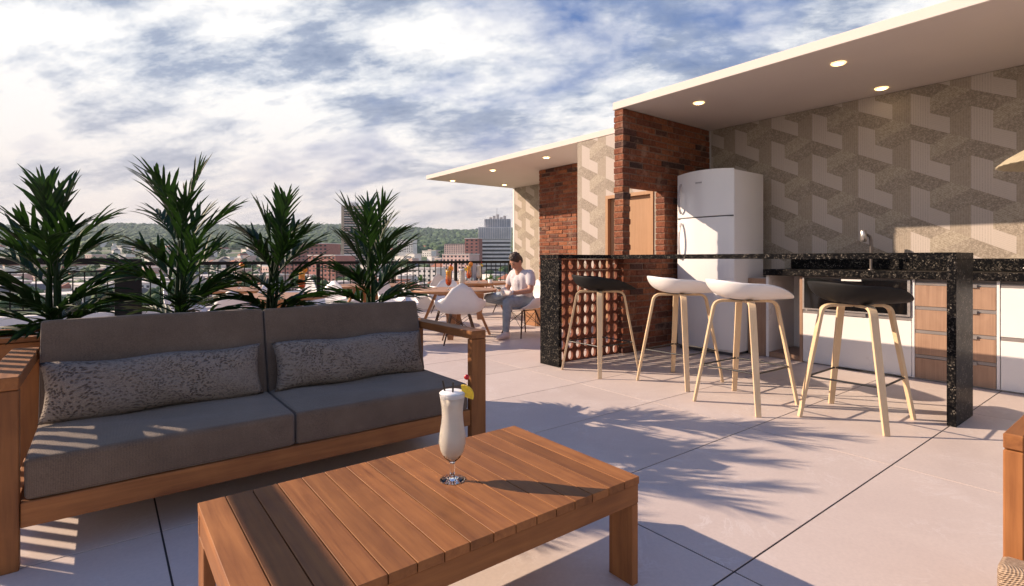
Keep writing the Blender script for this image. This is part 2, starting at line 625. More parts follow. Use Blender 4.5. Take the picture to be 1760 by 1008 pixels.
def f_wallpaper(n, b):
    """printed wall covering: striped hexagon-and-ribbon pattern in cream and taupe"""
    pos = wpos(n)
    X, Y, Z = n.sep(pos)
    W, K = 0.1527, 0.0756
    sx = n.m('DIVIDE', n.m('SUBTRACT', 19.743, Y), W)
    per = n.m('FLOOR', n.m('DIVIDE', sx, 3.0))
    x3 = n.m('SUBTRACT', sx, n.m('MULTIPLY', per, 3.0))
    colm = n.m('FLOOR', x3)
    a = n.m('SUBTRACT', x3, colm)
    yy = n.m('ADD', n.m('DIVIDE', n.m('ADD', Z, 0.561), K), n.m('MULTIPLY', per, 3.0))
    isA = n.m('COMPARE', colm, 0.0, 0.1)
    isB = n.m('COMPARE', colm, 1.0, 0.1)
    isC = n.m('COMPARE', colm, 2.0, 0.1)
    # every column: first edge offset e0 and band height h, counted from the edge, wrapped to six units
    e0 = n.m('ADD', n.m('MULTIPLY', isA, n.m('SUBTRACT', 1.0, a)), n.m('ADD', n.m('MULTIPLY', isB, n.m('MULTIPLY', a, -1.0)), n.m('MULTIPLY', isC, n.m('SUBTRACT', -1.0, a))))
    t = n.m('FLOORED_MODULO', n.m('SUBTRACT', yy, e0), 6.0)
    hA = n.m('ADD', 2.0, n.m('MULTIPLY', a, 2.0))
    h1 = n.m('ADD', n.m('MULTIPLY', isA, hA), n.m('ADD', n.m('MULTIPLY', isB, 4.0), n.m('MULTIPLY', isC, 2.0)))
    first = n.m('LESS_THAN', t, h1)
    h2 = n.m('ADD', 4.0, n.m('MULTIPLY', a, 2.0))
    wingC = n.m('MULTIPLY', n.m('MULTIPLY', isC, n.m('GREATER_THAN', t, 2.0)), n.m('LESS_THAN', t, h2))
    darkC = n.m('MULTIPLY', isC, n.m('GREATER_THAN', t, h2))
    lowcut = n.m('ADD', n.m('ADD', 2.0, n.m('MULTIPLY', isA, 2.0)), n.m('MULTIPLY', a, 2.0))
    lower = n.m('LESS_THAN', n.m('ADD', t, n.m('MULTIPLY', n.m('SUBTRACT', n.noise(pos, 60, 2), 0.5), 0.8)), lowcut)
    light = n.m('MULTIPLY', first, n.m('SUBTRACT', 1.0, isA))
    medium = n.m('MULTIPLY', first, isA)
    wing = n.m('ADD', wingC, n.m('MULTIPLY', isA, n.m('SUBTRACT', 1.0, first)))
    dark = n.m('ADD', darkC, n.m('MULTIPLY', isB, n.m('SUBTRACT', 1.0, first)))
    # printed strokes: upright lines in columns A and B, slanted dashes on the ribbons
    vl = n.m('FRACT', n.m('MULTIPLY', sx, 8.0))
    vline = n.m('LESS_THAN', vl, 0.36)
    sl_dn = n.m('FRACT', n.m('MULTIPLY', n.m('ADD', yy, n.m('MULTIPLY', a, 1.0)), 4.5))
    sl_up = n.m('FRACT', n.m('MULTIPLY', n.m('SUBTRACT', yy, n.m('MULTIPLY', a, 1.0)), 4.5))
    dash = n.noise(n.vm('MULTIPLY', pos, (40, 40, 160)), 1.0, 2, 0.6)
    speck = n.noise(pos, 62, 5, 0.8)
    vert = n.m('MULTIPLY', n.m('ADD', medium, n.m('MULTIPLY', light, isB)), vline)
    lnA = n.m('MULTIPLY', n.m('ADD', dark, n.m('MULTIPLY', light, isC)), n.m('LESS_THAN', sl_dn, 0.38))
    lnB = n.m('MULTIPLY', wing, n.m('LESS_THAN', sl_up, 0.42))
    base = n.mix(light, n.mix(medium, n.mix(wing, (0.295, 0.245, 0.197), n.mix(lower, (0.410, 0.350, 0.275), (0.325, 0.272, 0.218))), (0.365, 0.305, 0.245)), (0.515, 0.448, 0.402))
    lines = n.m('ADD', n.m('MULTIPLY', vert, n.m('ADD', 0.30, n.m('MULTIPLY', medium, 0.25))), n.m('MULTIPLY', n.m('ADD', lnA, lnB), n.m('SUBTRACT', 0.50, n.m('MULTIPLY', light, 0.32))))
    lines = n.m('MULTIPLY', lines, n.rng(dash, 0.36, 0.56))
    col = n.mix(lines, base, n.mix(medium, (0.19, 0.16, 0.13), (0.24, 0.20, 0.16)))
    notlight = n.m('SUBTRACT', 1.0, light)
    col = n.mix(n.m('MULTIPLY', n.m('MULTIPLY', n.rng(speck, 0.49, 0.62), n.m('SUBTRACT', notlight, n.m('MULTIPLY', medium, 0.6))), 0.55), col, (0.56, 0.49, 0.41))
    col = n.mix(n.m('MULTIPLY', n.m('MULTIPLY', n.rng(speck, 0.48, 0.36), n.m('SUBTRACT', notlight, n.m('MULTIPLY', medium, 0.6))), 0.65), col, (0.20, 0.165, 0.13))
    n.put(b.inputs['Base Color'], col)
    b.inputs['Roughness'].default_value = 0.85
    n.put(b.inputs['Normal'], n.bump(n.m('ADD', lines, n.m('MULTIPLY', speck, 0.3)), 0.25, 0.003))
M['wallpaper'] = mat('wall_covering', f_wallpaper)

M['plaster'] = plain('white_plaster', (0.80, 0.765, 0.735), 0.8, var=0.02, scale=3, bump=0.08, bscale=90)
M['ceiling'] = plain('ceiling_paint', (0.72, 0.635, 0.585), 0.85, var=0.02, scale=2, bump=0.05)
M['cab_white'] = plain('white_lacquer', (0.80, 0.775, 0.76), 0.3, var=0.015, scale=3)
M['fridge'] = plain('white_enamel', (0.82, 0.80, 0.80), 0.22, var=0.01, scale=3, coat=0.3)
M['gasket'] = plain('grey_gasket', (0.10, 0.095, 0.105), 0.6)
M['grey_handle'] = plain('grey_plastic', (0.42, 0.40, 0.42), 0.35)
M['steel'] = plain('brushed_steel', (0.62, 0.58, 0.55), 0.32, metal=0.85, var=0.05, scale=40)
M['dark_steel'] = plain('dark_steel', (0.22, 0.19, 0.175), 0.4, metal=0.7)
M['alu'] = plain('aluminium_channel', (0.30, 0.27, 0.26), 0.4, metal=0.4)
M['glass_black'] = plain('black_glass', (0.006, 0.006, 0.007), 0.06, var=0.0)
M['shell_white'] = plain('white_moulded_plastic', (0.80, 0.77, 0.755), 0.38, var=0.015, scale=4)
M['shell_black'] = plain('black_moulded_plastic', (0.010, 0.0095, 0.0095), 0.62, var=0.1, scale=20, spec=0.25)
M['rod_black'] = plain('black_rod', (0.014, 0.014, 0.016), 0.4)
M['rail'] = plain('black_painted_steel', (0.008, 0.0075, 0.008), 0.55, var=0.15, scale=12, spec=0.2)
M['soil'] = plain('soil', (0.045, 0.028, 0.018), 1.0, var=0.4, scale=40, bump=1.0)
M['joint'] = plain('joint_grout', (0.055, 0.045, 0.042), 0.95, var=0.2, scale=30)
M['slab'] = plain('building_concrete', (0.42, 0.40, 0.38), 0.9, var=0.08)


def f_leaf(n, b):
    c = ocoord(n, False)
    rnd = n.new('ShaderNodeObjectInfo').outputs['Random']
    g = n.noise(c, 26, 4, 0.6)
    k = n.m('ADD', n.m('MULTIPLY', g, 0.7), n.m('MULTIPLY', rnd, 0.3))
    n.put(b.inputs['Base Color'], n.ramp(k, [(0.25, (0.004, 0.015, 0.003)), (0.55, (0.009, 0.034, 0.006)), (0.85, (0.030, 0.082, 0.013))]))
    b.inputs['Roughness'].default_value = 0.55
    b.inputs['Specular IOR Level'].default_value = 0.3
    tr = n.new('ShaderNodeBsdfTranslucent')
    n.put(tr.inputs[0], (0.05, 0.13, 0.02))
    mx = n.new('ShaderNodeMixShader')
    mx.inputs[0].default_value = 0.12
    t = n.t
    o = [x for x in t.nodes if x.type == 'OUTPUT_MATERIAL'][0]
    t.links.new(b.outputs[0], mx.inputs[1])
    t.links.new(tr.outputs[0], mx.inputs[2])
    t.links.new(mx.outputs[0], o.inputs[0])
M['leaf'] = mat('palm_leaf', f_leaf)


def f_glass(n, b):
    n.put(b.inputs['Base Color'], (1.0, 1.0, 1.0))
    b.inputs['Roughness'].default_value = 0.0
    b.inputs['IOR'].default_value = 1.46
    b.inputs['Transmission Weight'].default_value = 1.0
M['glass'] = mat('clear_glass', f_glass)
M['milk'] = plain('pina_colada', (0.86, 0.80, 0.71), 0.5, var=0.03, scale=30)
M['foam'] = plain('foam', (0.88, 0.87, 0.86), 0.7, var=0.03, scale=60, bump=0.4)


def f_sunset(n, b):
    z = n.sep(n.new('ShaderNodeTexCoord').outputs['Object'])[2]
    n.put(b.inputs['Base Color'], n.ramp(n.rng(z, 0.07, 0.24), [(0.0, (0.55, 0.035, 0.012)), (0.45, (0.80, 0.17, 0.02)), (1.0, (0.88, 0.45, 0.04))]))
    b.inputs['Roughness'].default_value = 0.2
M['sunset'] = mat('layered_juice', f_sunset)
M['pine'] = plain('pineapple', (0.80, 0.55, 0.03), 0.5, var=0.15, scale=120, bump=0.3)
M['cherry'] = plain('cherry', (0.42, 0.008, 0.012), 0.15)
M['straw'] = plain('black_straw', (0.012, 0.012, 0.013), 0.3)
M['orange'] = plain('orange_slice', (0.86, 0.30, 0.03), 0.5, var=0.2, scale=90)
M['skin'] = plain('skin', (0.46, 0.235, 0.155), 0.55, var=0.06, scale=14)
M['hair'] = plain('brown_hair', (0.040, 0.022, 0.015), 0.6, var=0.3, scale=80, bump=0.6, bscale=160)
M['shirt'] = plain('pale_cotton', (0.56, 0.52, 0.545), 0.9, var=0.05, scale=16, bump=0.5, bscale=24)
M['jeans'] = plain('washed_denim', (0.27, 0.32, 0.37), 0.9, var=0.22, scale=12, bump=0.4, bscale=40)
M['shoe'] = plain('pale_canvas', (0.62, 0.55, 0.52), 0.8)
M['phone'] = plain('phone_black', (0.015, 0.015, 0.018), 0.2)


def f_lamp(n, b):
    b.inputs['Base Color'].default_value = (1, 0.9, 0.75, 1)
    b.inputs['Emission Color'].default_value = (1.0, 0.80, 0.50, 1)
    b.inputs['Emission Strength'].default_value = 12.0
M['lamp'] = mat('lit_lamp', f_lamp)
def f_ring_glow(n, b):
    b.inputs['Base Color'].default_value = (0.8, 0.7, 0.55, 1)
    b.inputs['Emission Color'].default_value = (1.0, 0.62, 0.26, 1)
    b.inputs['Emission Strength'].default_value = 1.6  # trim is no lamp; its emission stands in for warm glare round the lens
M['ring_glow'] = mat('trim_ring_glow', f_ring_glow)


def part(mb, name, mt, E):
    """mesh given in world coordinates, hung under a thing that stands unrotated"""
    base = Vector((0, 0, 0))
    o = E
    while o is not None:
        base += Vector(o.location)
        o = o.parent
    return mb.build(name, mt, E, loc=-base)


# ================================================================== THE SETTING
# ------------------------------------------------------------------ terrain and valley
PROF = [(0, -32), (60, -32), (150, -28), (300, -26), (500, -22), (800, -9), (1200, 13), (1700, 38), (2200, 74), (2800, 134), (3300, 186), (3800, 178), (6000, 60), (12000, -60)]
def ground_z(x, y):
    r = math.hypot(x, y)
    for (r0, z0), (r1, z1) in zip(PROF, PROF[1:]):
        if r <= r1:
            t = (r - r0) / (r1 - r0)
            t = t * t * (3 - 2 * t) * 0.35 + t * 0.65
            z = z0 + (z1 - z0) * t
            break
    else:
        z = PROF[-1][1]
    az = math.atan2(x, y)
    k = max(0.0, min(1.0, (r - 900) / 2200))
    z += 0.6 * k * (16 * math.sin(az * 7 + 0.5) + 9 * math.sin(az * 17 + 1.9) + 5 * math.sin(az * 41 + r * 0.004) + 8 * math.sin(r * 0.006 + az * 5))
    side = max(0.55, math.cos(az - YAW))
    if z > 0:
        z *= side
    return z


def f_valley(n, b):
    c = wpos(n)
    a = n.noise(c, 0.012, 5, 0.6)
    g = n.noise(c, 0.06, 4, 0.6)
    green = n.mix(n.rng(g, 0.3, 0.7), (0.035, 0.075, 0.025), (0.085, 0.135, 0.045))
    n.put(b.inputs['Base Color'], n.mix(n.rng(a, 0.52, 0.64), green, (0.30, 0.27, 0.23)))
    b.inputs['Roughness'].default_value = 1.0
M['valley'] = mat('valley_ground', f_valley)
rings = [0, 40, 70, 110, 160, 220, 300, 380, 460, 560, 660, 780, 900, 1050, 1200, 1400, 1600, 1800, 2000, 2200, 2400, 2600, 2800, 3000, 3200, 3400, 3700, 4200, 5200, 7000, 9500, 12000]
NA = 160
tv, tf = [(0, 0, ground_z(0, 0))], []
for r in rings[1:]:
    for k in range(NA):
        a = 2 * math.pi * k / NA
        x, y = r * math.sin(a), r * math.cos(a)
        tv.append((x, y, ground_z(x, y)))
for k in range(NA):
    tf.append((0, 1 + (k + 1) % NA, 1 + k))
for i in range(len(rings) - 2):
    for k in range(NA):
        a0, a1 = 1 + i * NA, 1 + (i + 1) * NA
        tf.append((a0 + k, a0 + (k + 1) % NA, a1 + (k + 1) % NA, a1 + k))
tag(MB().add(tv, tf, True).build('terrain', M['valley']), kind='structure')

# ------------------------------------------------------------------ terrace floor, laid tile by tile
GX0, GX1, GY0, GY1 = -6.2, 9.2, -4.0, 10.55
E = tag(MB().box(GX0, GY0, -0.35, GX1, GY1, -0.0035).build('terrace_floor', M['joint']), kind='structure')
TX, TY, GAP = 1.512, 0.752, 0.007
tile_me = rbox_mesh(TX - GAP, TY - GAP, 0.003, 0.0004, 1).copy()
tile_me.materials.append(M['tile'])
ix0 = math.floor((GX0 - 0.178) / TX) + 1
for i in range(ix0, 7):
    for j in range(-6, 13):
        cx, cy = 0.178 + (i + 0.5) * TX, 0.958 + (j + 0.5) * TY
        if cx - TX / 2 < GX0 - 0.01 or cx + TX / 2 > GX1 + 0.2 or cy - TY / 2 < GY0 or cy + TY / 2 > GY1 + 0.01:
            continue
        o = bpy.data.objects.new('tile', tile_me)
        COL.objects.link(o)
        o.parent = E
        o.location = (cx, cy, -0.0015)
tag(MB().box(GX0 + 0.05, GY0 + 0.05, -32, GX1 - 0.05, GY1 - 0.05, -0.355).build('building_below', M['slab']), 'pale concrete building that carries the roof terrace', 'building')

# ------------------------------------------------------------------ bar pavilion
XW, XR, HC = 6.30, 4.565, 2.74
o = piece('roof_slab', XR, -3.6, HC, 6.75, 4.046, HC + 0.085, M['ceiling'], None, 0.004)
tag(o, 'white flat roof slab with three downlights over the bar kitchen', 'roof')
E = empty('kitchen_wall', (XW, 0.2, 0), 0, 'patterned cream and taupe wall behind the kitchen counter', 'wall')
part(MB().box(XW + 0.012, -3.4, 0, XW + 0.20, 4.04, HC - 0.002), 'masonry', M['plaster'], E)
part(MB().box(XW, -3.4, 0.0, XW + 0.010, 3.888, HC - 0.004), 'wall_covering', M['wallpaper'], E)


def brick_field(E, axis, a0, a1, f0, f1, z0, z1, hole=None, course=0.0722, blen=0.232, skew=0.5):
    """running-bond wall of whole bricks on a mortar core; axis = direction the wall runs in"""
    def mk(a, b_, c, d_, e, f_):
        return (a, c, e, b_, d_, f_) if axis == 'x' else (c, a, e, d_, b_, f_)
    core = MB()
    ins = 0.008
    if hole:
        h0, h1, hz0, hz1 = hole
        for (p0, p1, q0, q1) in ((a0 + ins, h0 - ins, z0, z1), (h1 + ins, a1 - ins, z0, z1), (h0 - ins, h1 + ins, hz1 + ins, z1), (h0 - ins, h1 + ins, z0, hz0 - ins)):
            if q1 > q0:
                core.box(*mk(p0, p1, f0 + ins, f1 - ins, q0, q1))
    else:
        core.box(*mk(a0 + ins, a1 - ins, f0 + ins, f1 - ins, z0, z1))
    part(core, 'mortar_core', M['mortar'], E)
    nc = int(round((z1 - z0) / course))
    ch = (z1 - z0) / nc
    gap = 0.010
    for r in range(nc):
        za, zb = z0 + r * ch + gap * 0.5, z0 + (r + 1) * ch - gap * 0.5
        x = a0 - (blen * skew if r % 2 else 0)
        spans = []
        while x < a1 - 0.02:
            s, e = max(x, a0), min(x + blen, a1)
            if e - s > 0.03:
                spans.append((s, e))
            x += blen
        for s, e in spans:
            parts_ = [(s, e)]
            zm = (za + zb) / 2
            if hole and hole[2] < zm < hole[3]:
                parts_ = []
                if s < hole[0]:
                    parts_.append((s, min(e, hole[0])))
                if e > hole[1]:
                    parts_.append((max(s, hole[1]), e))
            for p, q in parts_:
                if q - p < 0.03:
                    continue
                j = random.choice((-0.006, -0.003, 0.0, 0.003, 0.006))
                ga = 0.0 if abs(p - a0) < 1e-6 or (hole and abs(p - hole[1]) < 1e-6) else gap / 2
                gb = 0.0 if abs(q - a1) < 1e-6 or (hole and abs(q - hole[0]) < 1e-6) else gap / 2
                bb = mk(p + ga, q - gb, f0 + j, f1 + j, za, zb)
                ob = piece('brick', *bb, M['brick'], E, 0.006)
                ob.rotation_euler = (R(random.uniform(-0.8, 0.8)), R(random.uniform(-0.8, 0.8)), R(random.uniform(-0.6, 0.6)))


BY0, BY1 = 3.90, 4.036
E = empty('brick_wall', (5.4, 3.97, 0), 0, 'red brick cross wall with a square opening beside the fridge', 'wall')
brick_field(E, 'x', 4.575, 6.285, BY0, BY1, 0.0, HC - 0.004, hole=(4.70, 5.33, 1.104, 1.884))

# ------------------------------------------------------------------ second pavilion
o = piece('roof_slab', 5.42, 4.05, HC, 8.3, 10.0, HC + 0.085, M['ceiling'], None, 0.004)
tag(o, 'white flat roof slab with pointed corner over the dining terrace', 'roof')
X2 = 5.428
E = empty('washroom_wall', (5.6, 4.9, 0), 0, 'cream patterned wall with a wooden door behind the brick opening', 'wall')
DY0, DY1, DZ = 4.14, 4.93, 1.915
mb = MB()
for (y0, y1, z0, z1) in ((4.05, DY0, 0, HC - 0.002), (DY1, 5.48, 0, HC - 0.002), (DY0, DY1, DZ, HC - 0.002)):
    mb.box(X2 + 0.008, y0, z0, X2 + 0.14, y1, z1)
mb.box(X2 + 0.14, 5.36, 0, 7.9, 5.48, HC - 0.002)
part(mb, 'masonry', M['plaster'], E)
mb = MB()
mb.box(X2, 4.05, 0, X2 + 0.007, DY0 - 0.002, HC - 0.004)
mb.box(X2, DY1 + 0.002, 0, X2 + 0.007, 5.478, HC - 0.004)
mb.box(X2, DY0 - 0.002, DZ + 0.002, X2 + 0.007, DY1 + 0.002, HC - 0.004)
part(mb, 'wall_covering', M['wallpaper'], E)
dr = piece('door', X2 + 0.045, DY0 + 0.045, 0.01, X2 + 0.085, DY1 - 0.045, DZ - 0.045, M['door_wood'], E, 0.003)
part(MB().box(X2 - 0.012, DY0, 0, X2 + 0.10, DY0 + 0.043, DZ).box(X2 - 0.012, DY1 - 0.043, 0, X2 + 0.10, DY1, DZ).box(X2 - 0.012, DY0 + 0.043, DZ - 0.043, X2 + 0.10, DY1 - 0.043, DZ), 'door_frame', M['door_wood'], E)
h = MB().tube([(0, 0, 0), (-0.045, 0, 0), (-0.045, -0.10, 0)], 0.009, 8).build('handle', M['steel'], dr)
h.location = (-0.02, 0.27, 0.05)
E = empty('brick_pier', (7.1, 7.14, 0), 0, 'broad red brick pier under the dining terrace roof, half in sun', 'wall')
brick_field(E, 'y', 6.64, 7.64, 6.55, 6.69, 0.0, HC - 0.004)
part(MB().box(6.70, 6.64, 0, 7.74, 7.63, HC - 0.002), 'masonry', M['plaster'], E)
E = empty('end_wall', (7.85, 8.8, 0), 0, 'cream patterned end wall behind the seated man', 'wall')
part(MB().box(7.758, 7.64, 0, 7.92, 10.0 - 0.01, HC - 0.002), 'masonry', M['plaster'], E)
part(MB().box(7.75, 7.64, 0.0, 7.757, 9.93, HC - 0.004), 'wall_covering', M['wallpaper'], E)
part(MB().box(7.742, 9.932, 0.0, 7.757, 9.99, HC - 0.003), 'corner_trim', M['plaster'], E)

# ------------------------------------------------------------------ downlights
def downlight(x, y, label, r=0.038):
    e = empty('downlight', (x, y, HC), 0, label, 'light', 'recessed downlights')
    MB().lathe([(r + 0.020, -0.002), (r + 0.014, -0.010), (r, -0.010), (r - 0.003, -0.002)], 28, cap0=False, cap1=False).build('trim_ring', M['ring_glow'], e)
    MB().lathe([(r - 0.002, -0.0025), (r - 0.002, -0.006), (r * 0.8, -0.0085)], 28).build('lens', M['lamp'], e)
def ceil_at(u, v):
    z = 909 * (HC - EYE) / (445 - v)
    return at_depth(u, z)
for u, v, lab in ((1201, 177, 'lit downlight over the fridge end of the bar ceiling'), (1441, 109, 'lit downlight nearest the roof edge over the bar'), (1515, 152, 'lit downlight nearest the patterned wall over the sink'),
                  (778, 311, 'lit downlight nearest the pointed corner of the dining roof'), (847, 293, 'lit downlight second from the pointed corner of the dining roof'), (939, 271, 'lit downlight above the brick pier of the dining roof'), (867, 318, 'lit downlight close to the end wall of the dining roof')):
    p = ceil_at(u, v)
    downlight(p.x, p.y, lab)

# ------------------------------------------------------------------ parapet kerb and railing along the far edge
RY = 9.90
o = piece('parapet_kerb', -6.0, RY - 0.10, -0.005, 7.75, RY + 0.12, 0.27, M['plaster'], None, 0.008)
tag(o, 'low white kerb under the black railing', 'kerb')
E = empty('railing', (1.65, RY, 0.27), 0, 'black steel railing with thin upright bars along the terrace edge', 'railing')
HR = 1.012
part(MB().box(0.46, RY - 0.03, HR - 0.055, 7.70, RY + 0.03, HR), 'top_rail', M['rail'], E)
part(MB().box(-5.9, RY - 0.04, HR - 0.035, 0.13, RY + 0.04, HR + 0.055), 'top_rail', M['rail'], E)
part(MB().box(-5.9, RY - 0.012, 0.86, 0.13, RY + 0.012, 0.885), 'middle_rail', M['rail'], E)
part(MB().box(-5.9, RY - 0.012, 0.335, 7.70, RY + 0.012, 0.355), 'bottom_rail', M['rail'], E)
for px_ in (7.57, 6.09, 4.61, 3.13, 1.65, -1.31, -2.79, -4.27, -5.75):
    piece('post', px_ - 0.03, RY - 0.027, 0.268, px_ + 0.03, RY + 0.027, HR - 0.056, M['rail'], E, 0.003)
x = 7.57 - 0.132
while x > -5.8:
    if not (0.05 < x < 0.5) and min(abs(x - q) for q in (7.57, 6.09, 4.61, 3.13, 1.65, -1.31, -2.79, -4.27, -5.75)) > 0.05:
        piece('baluster', x - 0.008, RY - 0.008, 0.356, x + 0.008, RY + 0.008, (HR - 0.056 if x > 0.4 else 0.859), M['rail'], E, 0.002)
    x -= 0.132
o = piece('corner_pillar', 0.13, RY - 0.16, -0.002, 0.46, RY - 0.105 + 0.27, 1.055, M['rail'], None, 0.006)
tag(o, 'wide black pillar in the railing behind the palms', 'pillar')

# ================================================================== BAR AND KITCHEN
# ------------------------------------------------------------------ granite bar
E = empty('bar_counter', (4.2, 2.5, 0), 0, 'L-shaped speckled black granite bar counter with slab legs', 'counter')
HB, TB = 1.10, 0.042
poly = [(4.23, 0.92), (4.64, 0.92), (4.64, 3.893), (4.568, 3.893), (4.568, 4.07), (3.50, 4.07), (3.50, 3.79), (4.23, 3.79)]
part(MB().prism(poly, HB - TB, HB), 'counter_top', M['granite'], E)
piece('leg_slab', 4.232, 0.922, 0.001, 4.638, 0.970, HB - TB - 0.001, M['granite'], E, 0.002)
piece('leg_slab', 3.502, 3.792, 0.001, 3.545, 4.068, HB - TB - 0.001, M['granite'], E, 0.002)

# ------------------------------------------------------------------ screen of hollow clay blocks under the bar end
E = empty('breeze_block_screen', (4.05, 3.98, 0), 0, 'terracotta screen of blocks with oval holes under the bar end', 'screen')
NC, NR = 9, 9
bw_, bh_ = (4.567 - 3.547) / NC, (HB - TB - 0.004) / NR
def cobogo_mesh(wd, ht, dp, n=20):
    v, f = [], []
    for yy in (-dp / 2, dp / 2):
        for k in range(n):                          # outer square outline
            a = 2 * math.pi * (k + 0.5) / n
            c, s = math.cos(a), math.sin(a)
            m = 1 / max(abs(c), abs(s))
            v.append((c * m * (wd / 2 - 0.0012), yy, s * m * (ht / 2 - 0.0012)))
        for k in range(n):
            a = 2 * math.pi * (k + 0.5) / n
            zz = math.sin(a) * ht * (0.425 if math.sin(a) > 0 else 0.405)
            v.append((math.cos(a) * wd * 0.31, yy, zz))
    for k in range(n):
        j = (k + 1) % n
        f += [(k, j, n + j, n + k), (2 * n + j, 2 * n + k, 3 * n + k, 3 * n + j), (j, k, 2 * n + k, 2 * n + j), (n + k, n + j, 3 * n + j, 3 * n + k)]
    me = MB().add(v, f).mesh('block')
    me.materials.append(M['terracotta'])
    return me
cm = cobogo_mesh(bw_, bh_, 0.030)
for i in range(NC):
    for j in range(NR):
        o = bpy.data.objects.new('block', cm)
        COL.objects.link(o)
        o.parent = E
        o.location = (3.547 + (i + 0.5) * bw_ - 4.05, random.uniform(-0.002, 0.002), 0.002 + (j + 0.5) * bh_)

# ------------------------------------------------------------------ fridge
FX0, FX1, FY0, FY1, FH = 5.35, 6.04, 3.06, 3.775, 2.065
E = empty('fridge', (5.70, 3.42, 0), 0, 'white two-door fridge with bowed front and side handles', 'fridge')
piece('cabinet', FX0 + 0.06, FY0, 0.03, FX1, FY1, FH - 0.03, M['fridge'], E, 0.012, 2)
def bowed_door(z0, z1, name, crown=0.0):
    n, v, f = 14, [], []
    nz = 2 if not crown else 8
    for i in range(n + 1):
        t = -1 + 2 * i / n
        y = (FY0 + FY1) / 2 + t * (FY1 - FY0) / 2 * 0.998
        bow = 0.050 * (1 - abs(t) ** 2.4)
        top = z1 + crown * (1 - t * t)
        for z in (z0, top):
            v += [(FX0 + 0.05 - bow, y, z), (FX0 + 0.058, y, z)]
    for i in range(n):
        a, b_ = i * 4, i * 4 + 4
        f += [(a, a + 2, b_ + 2, b_), (a + 1, b_ + 1, b_ + 3, a + 3), (a + 2, a + 3, b_ + 3, b_ + 2), (a, b_, b_ + 1, a + 1)]
    f += [(0, 1, 3, 2), (n * 4, n * 4 + 2, n * 4 + 3, n * 4 + 1)]
    mb = MB()
    mb.add(v, f, False)
    o = part(mb, name, M['fridge'], E)
    m_ = o.modifiers.new('edge', 'BEVEL'); m_.width = 0.006; m_.segments = 2; m_.limit_method = 'ANGLE'; m_.angle_limit = R(40)
    return o
SPL = 1.53
lo = bowed_door(0.06, SPL - 0.006, 'door')
up = bowed_door(SPL + 0.006, FH - 0.022, 'door', 0.020)
part(MB().box(FX0 + 0.03, FY0 + 0.01, SPL - 0.0055, FX0 + 0.058, FY1 - 0.01, SPL + 0.0055), 'gasket', M['gasket'], E)
def bow_handle(door, za, zb):
    pts = []
    yh = FY1 - 0.075
    for i in range(9):
        t = i / 8
        pts.append((FX0 + 0.014 - 0.050 * math.sin(math.pi * min(1, max(0, t))) ** 0.6, yh, za + (zb - za) * t))
    part(MB().strip(pts, (0, 1, 0), 0.022, 0.012), 'handle', M['grey_handle'], door)
bow_handle(lo, 1.05, 1.475)
bow_handle(up, 1.585, 1.93)
# worn nameplate: small grey marks, too small to read
mb = MB()
yb = 3.50
for i, wd in enumerate((0.010, 0.009, 0.011, 0.004, 0.010, 0.010, 0.009)):
    mb.box(FX0 - 0.0035, yb - wd, 1.915, FX0 + 0.004, yb, 1.915 + 0.016)
    yb -= wd + 0.003
part(mb, 'nameplate', M['grey_handle'], up)
part(MB().box(FX0 + 0.07, FY0 + 0.03, 0.001, FX1 - 0.03, FY1 - 0.03, 0.031), 'plinth', M['gasket'], E)

# ------------------------------------------------------------------ base cabinets
CX = 5.67
E = empty('kitchen_counter', (5.98, 1.2, 0), 0, 'kitchen base cabinets with black granite worktop along the patterned wall', 'counter')
piece('worktop', CX - 0.045, -2.6, 0.882, XW - 0.003, 2.86, 0.948, M['granite'], E, 0.004)
piece('splashback', XW - 0.028, -2.6, 0.950, XW - 0.003, 2.86, 1.062, M['granite'], E, 0.002)
part(MB().box(CX + 0.03, -2.6, 0.828, XW - 0.01, 2.468, 0.880), 'recess_rail', M['dark_steel'], E)
part(MB().box(CX + 0.022, -2.6, 0.004, XW - 0.01, 2.468, 0.827), 'carcass', M['cab_white'], E)
# open niche at the fridge end
piece('gable', CX, 2.470, 0.004, XW - 0.012, 2.500, 0.880, M['walnut_z'], E, 0.001)
piece('gable', CX, 2.820, 0.004, XW - 0.012, 2.848, 0.880, M['cab_white'], E, 0.001)
piece('niche_back', XW - 0.05, 2.502, 0.06, XW - 0.012, 2.818, 0.879, M['cab_white'], E, 0.001)
piece('niche_floor', CX + 0.01, 2.502, 0.004, XW - 0.052, 2.818, 0.058, M['walnut_y'], E, 0.001)
piece('cabinet_door', CX + 0.004, 2.852, 0.004, CX + 0.03, 3.05, 0.845, M['walnut_z'], E, 0.002)
piece('cabinet_top', CX + 0.032, 2.852, 0.815, XW - 0.012, 3.05, 0.845, M['cab_white'], E, 0.002)
# white drawer below the oven
dw = piece('drawer_front', CX, 1.547, 0.012, CX + 0.02, 2.466, 0.505, M['cab_white'], E, 0.002)
part(MB().box(CX - 0.012, 1.90, 0.512, CX + 0.01, 2.10, 0.540), 'handle', M['alu'], dw)
part(MB().box(CX + 0.004, 1.547, 0.507, CX + 0.018, 2.466, 0.530), 'grip_channel', M['alu'], E)
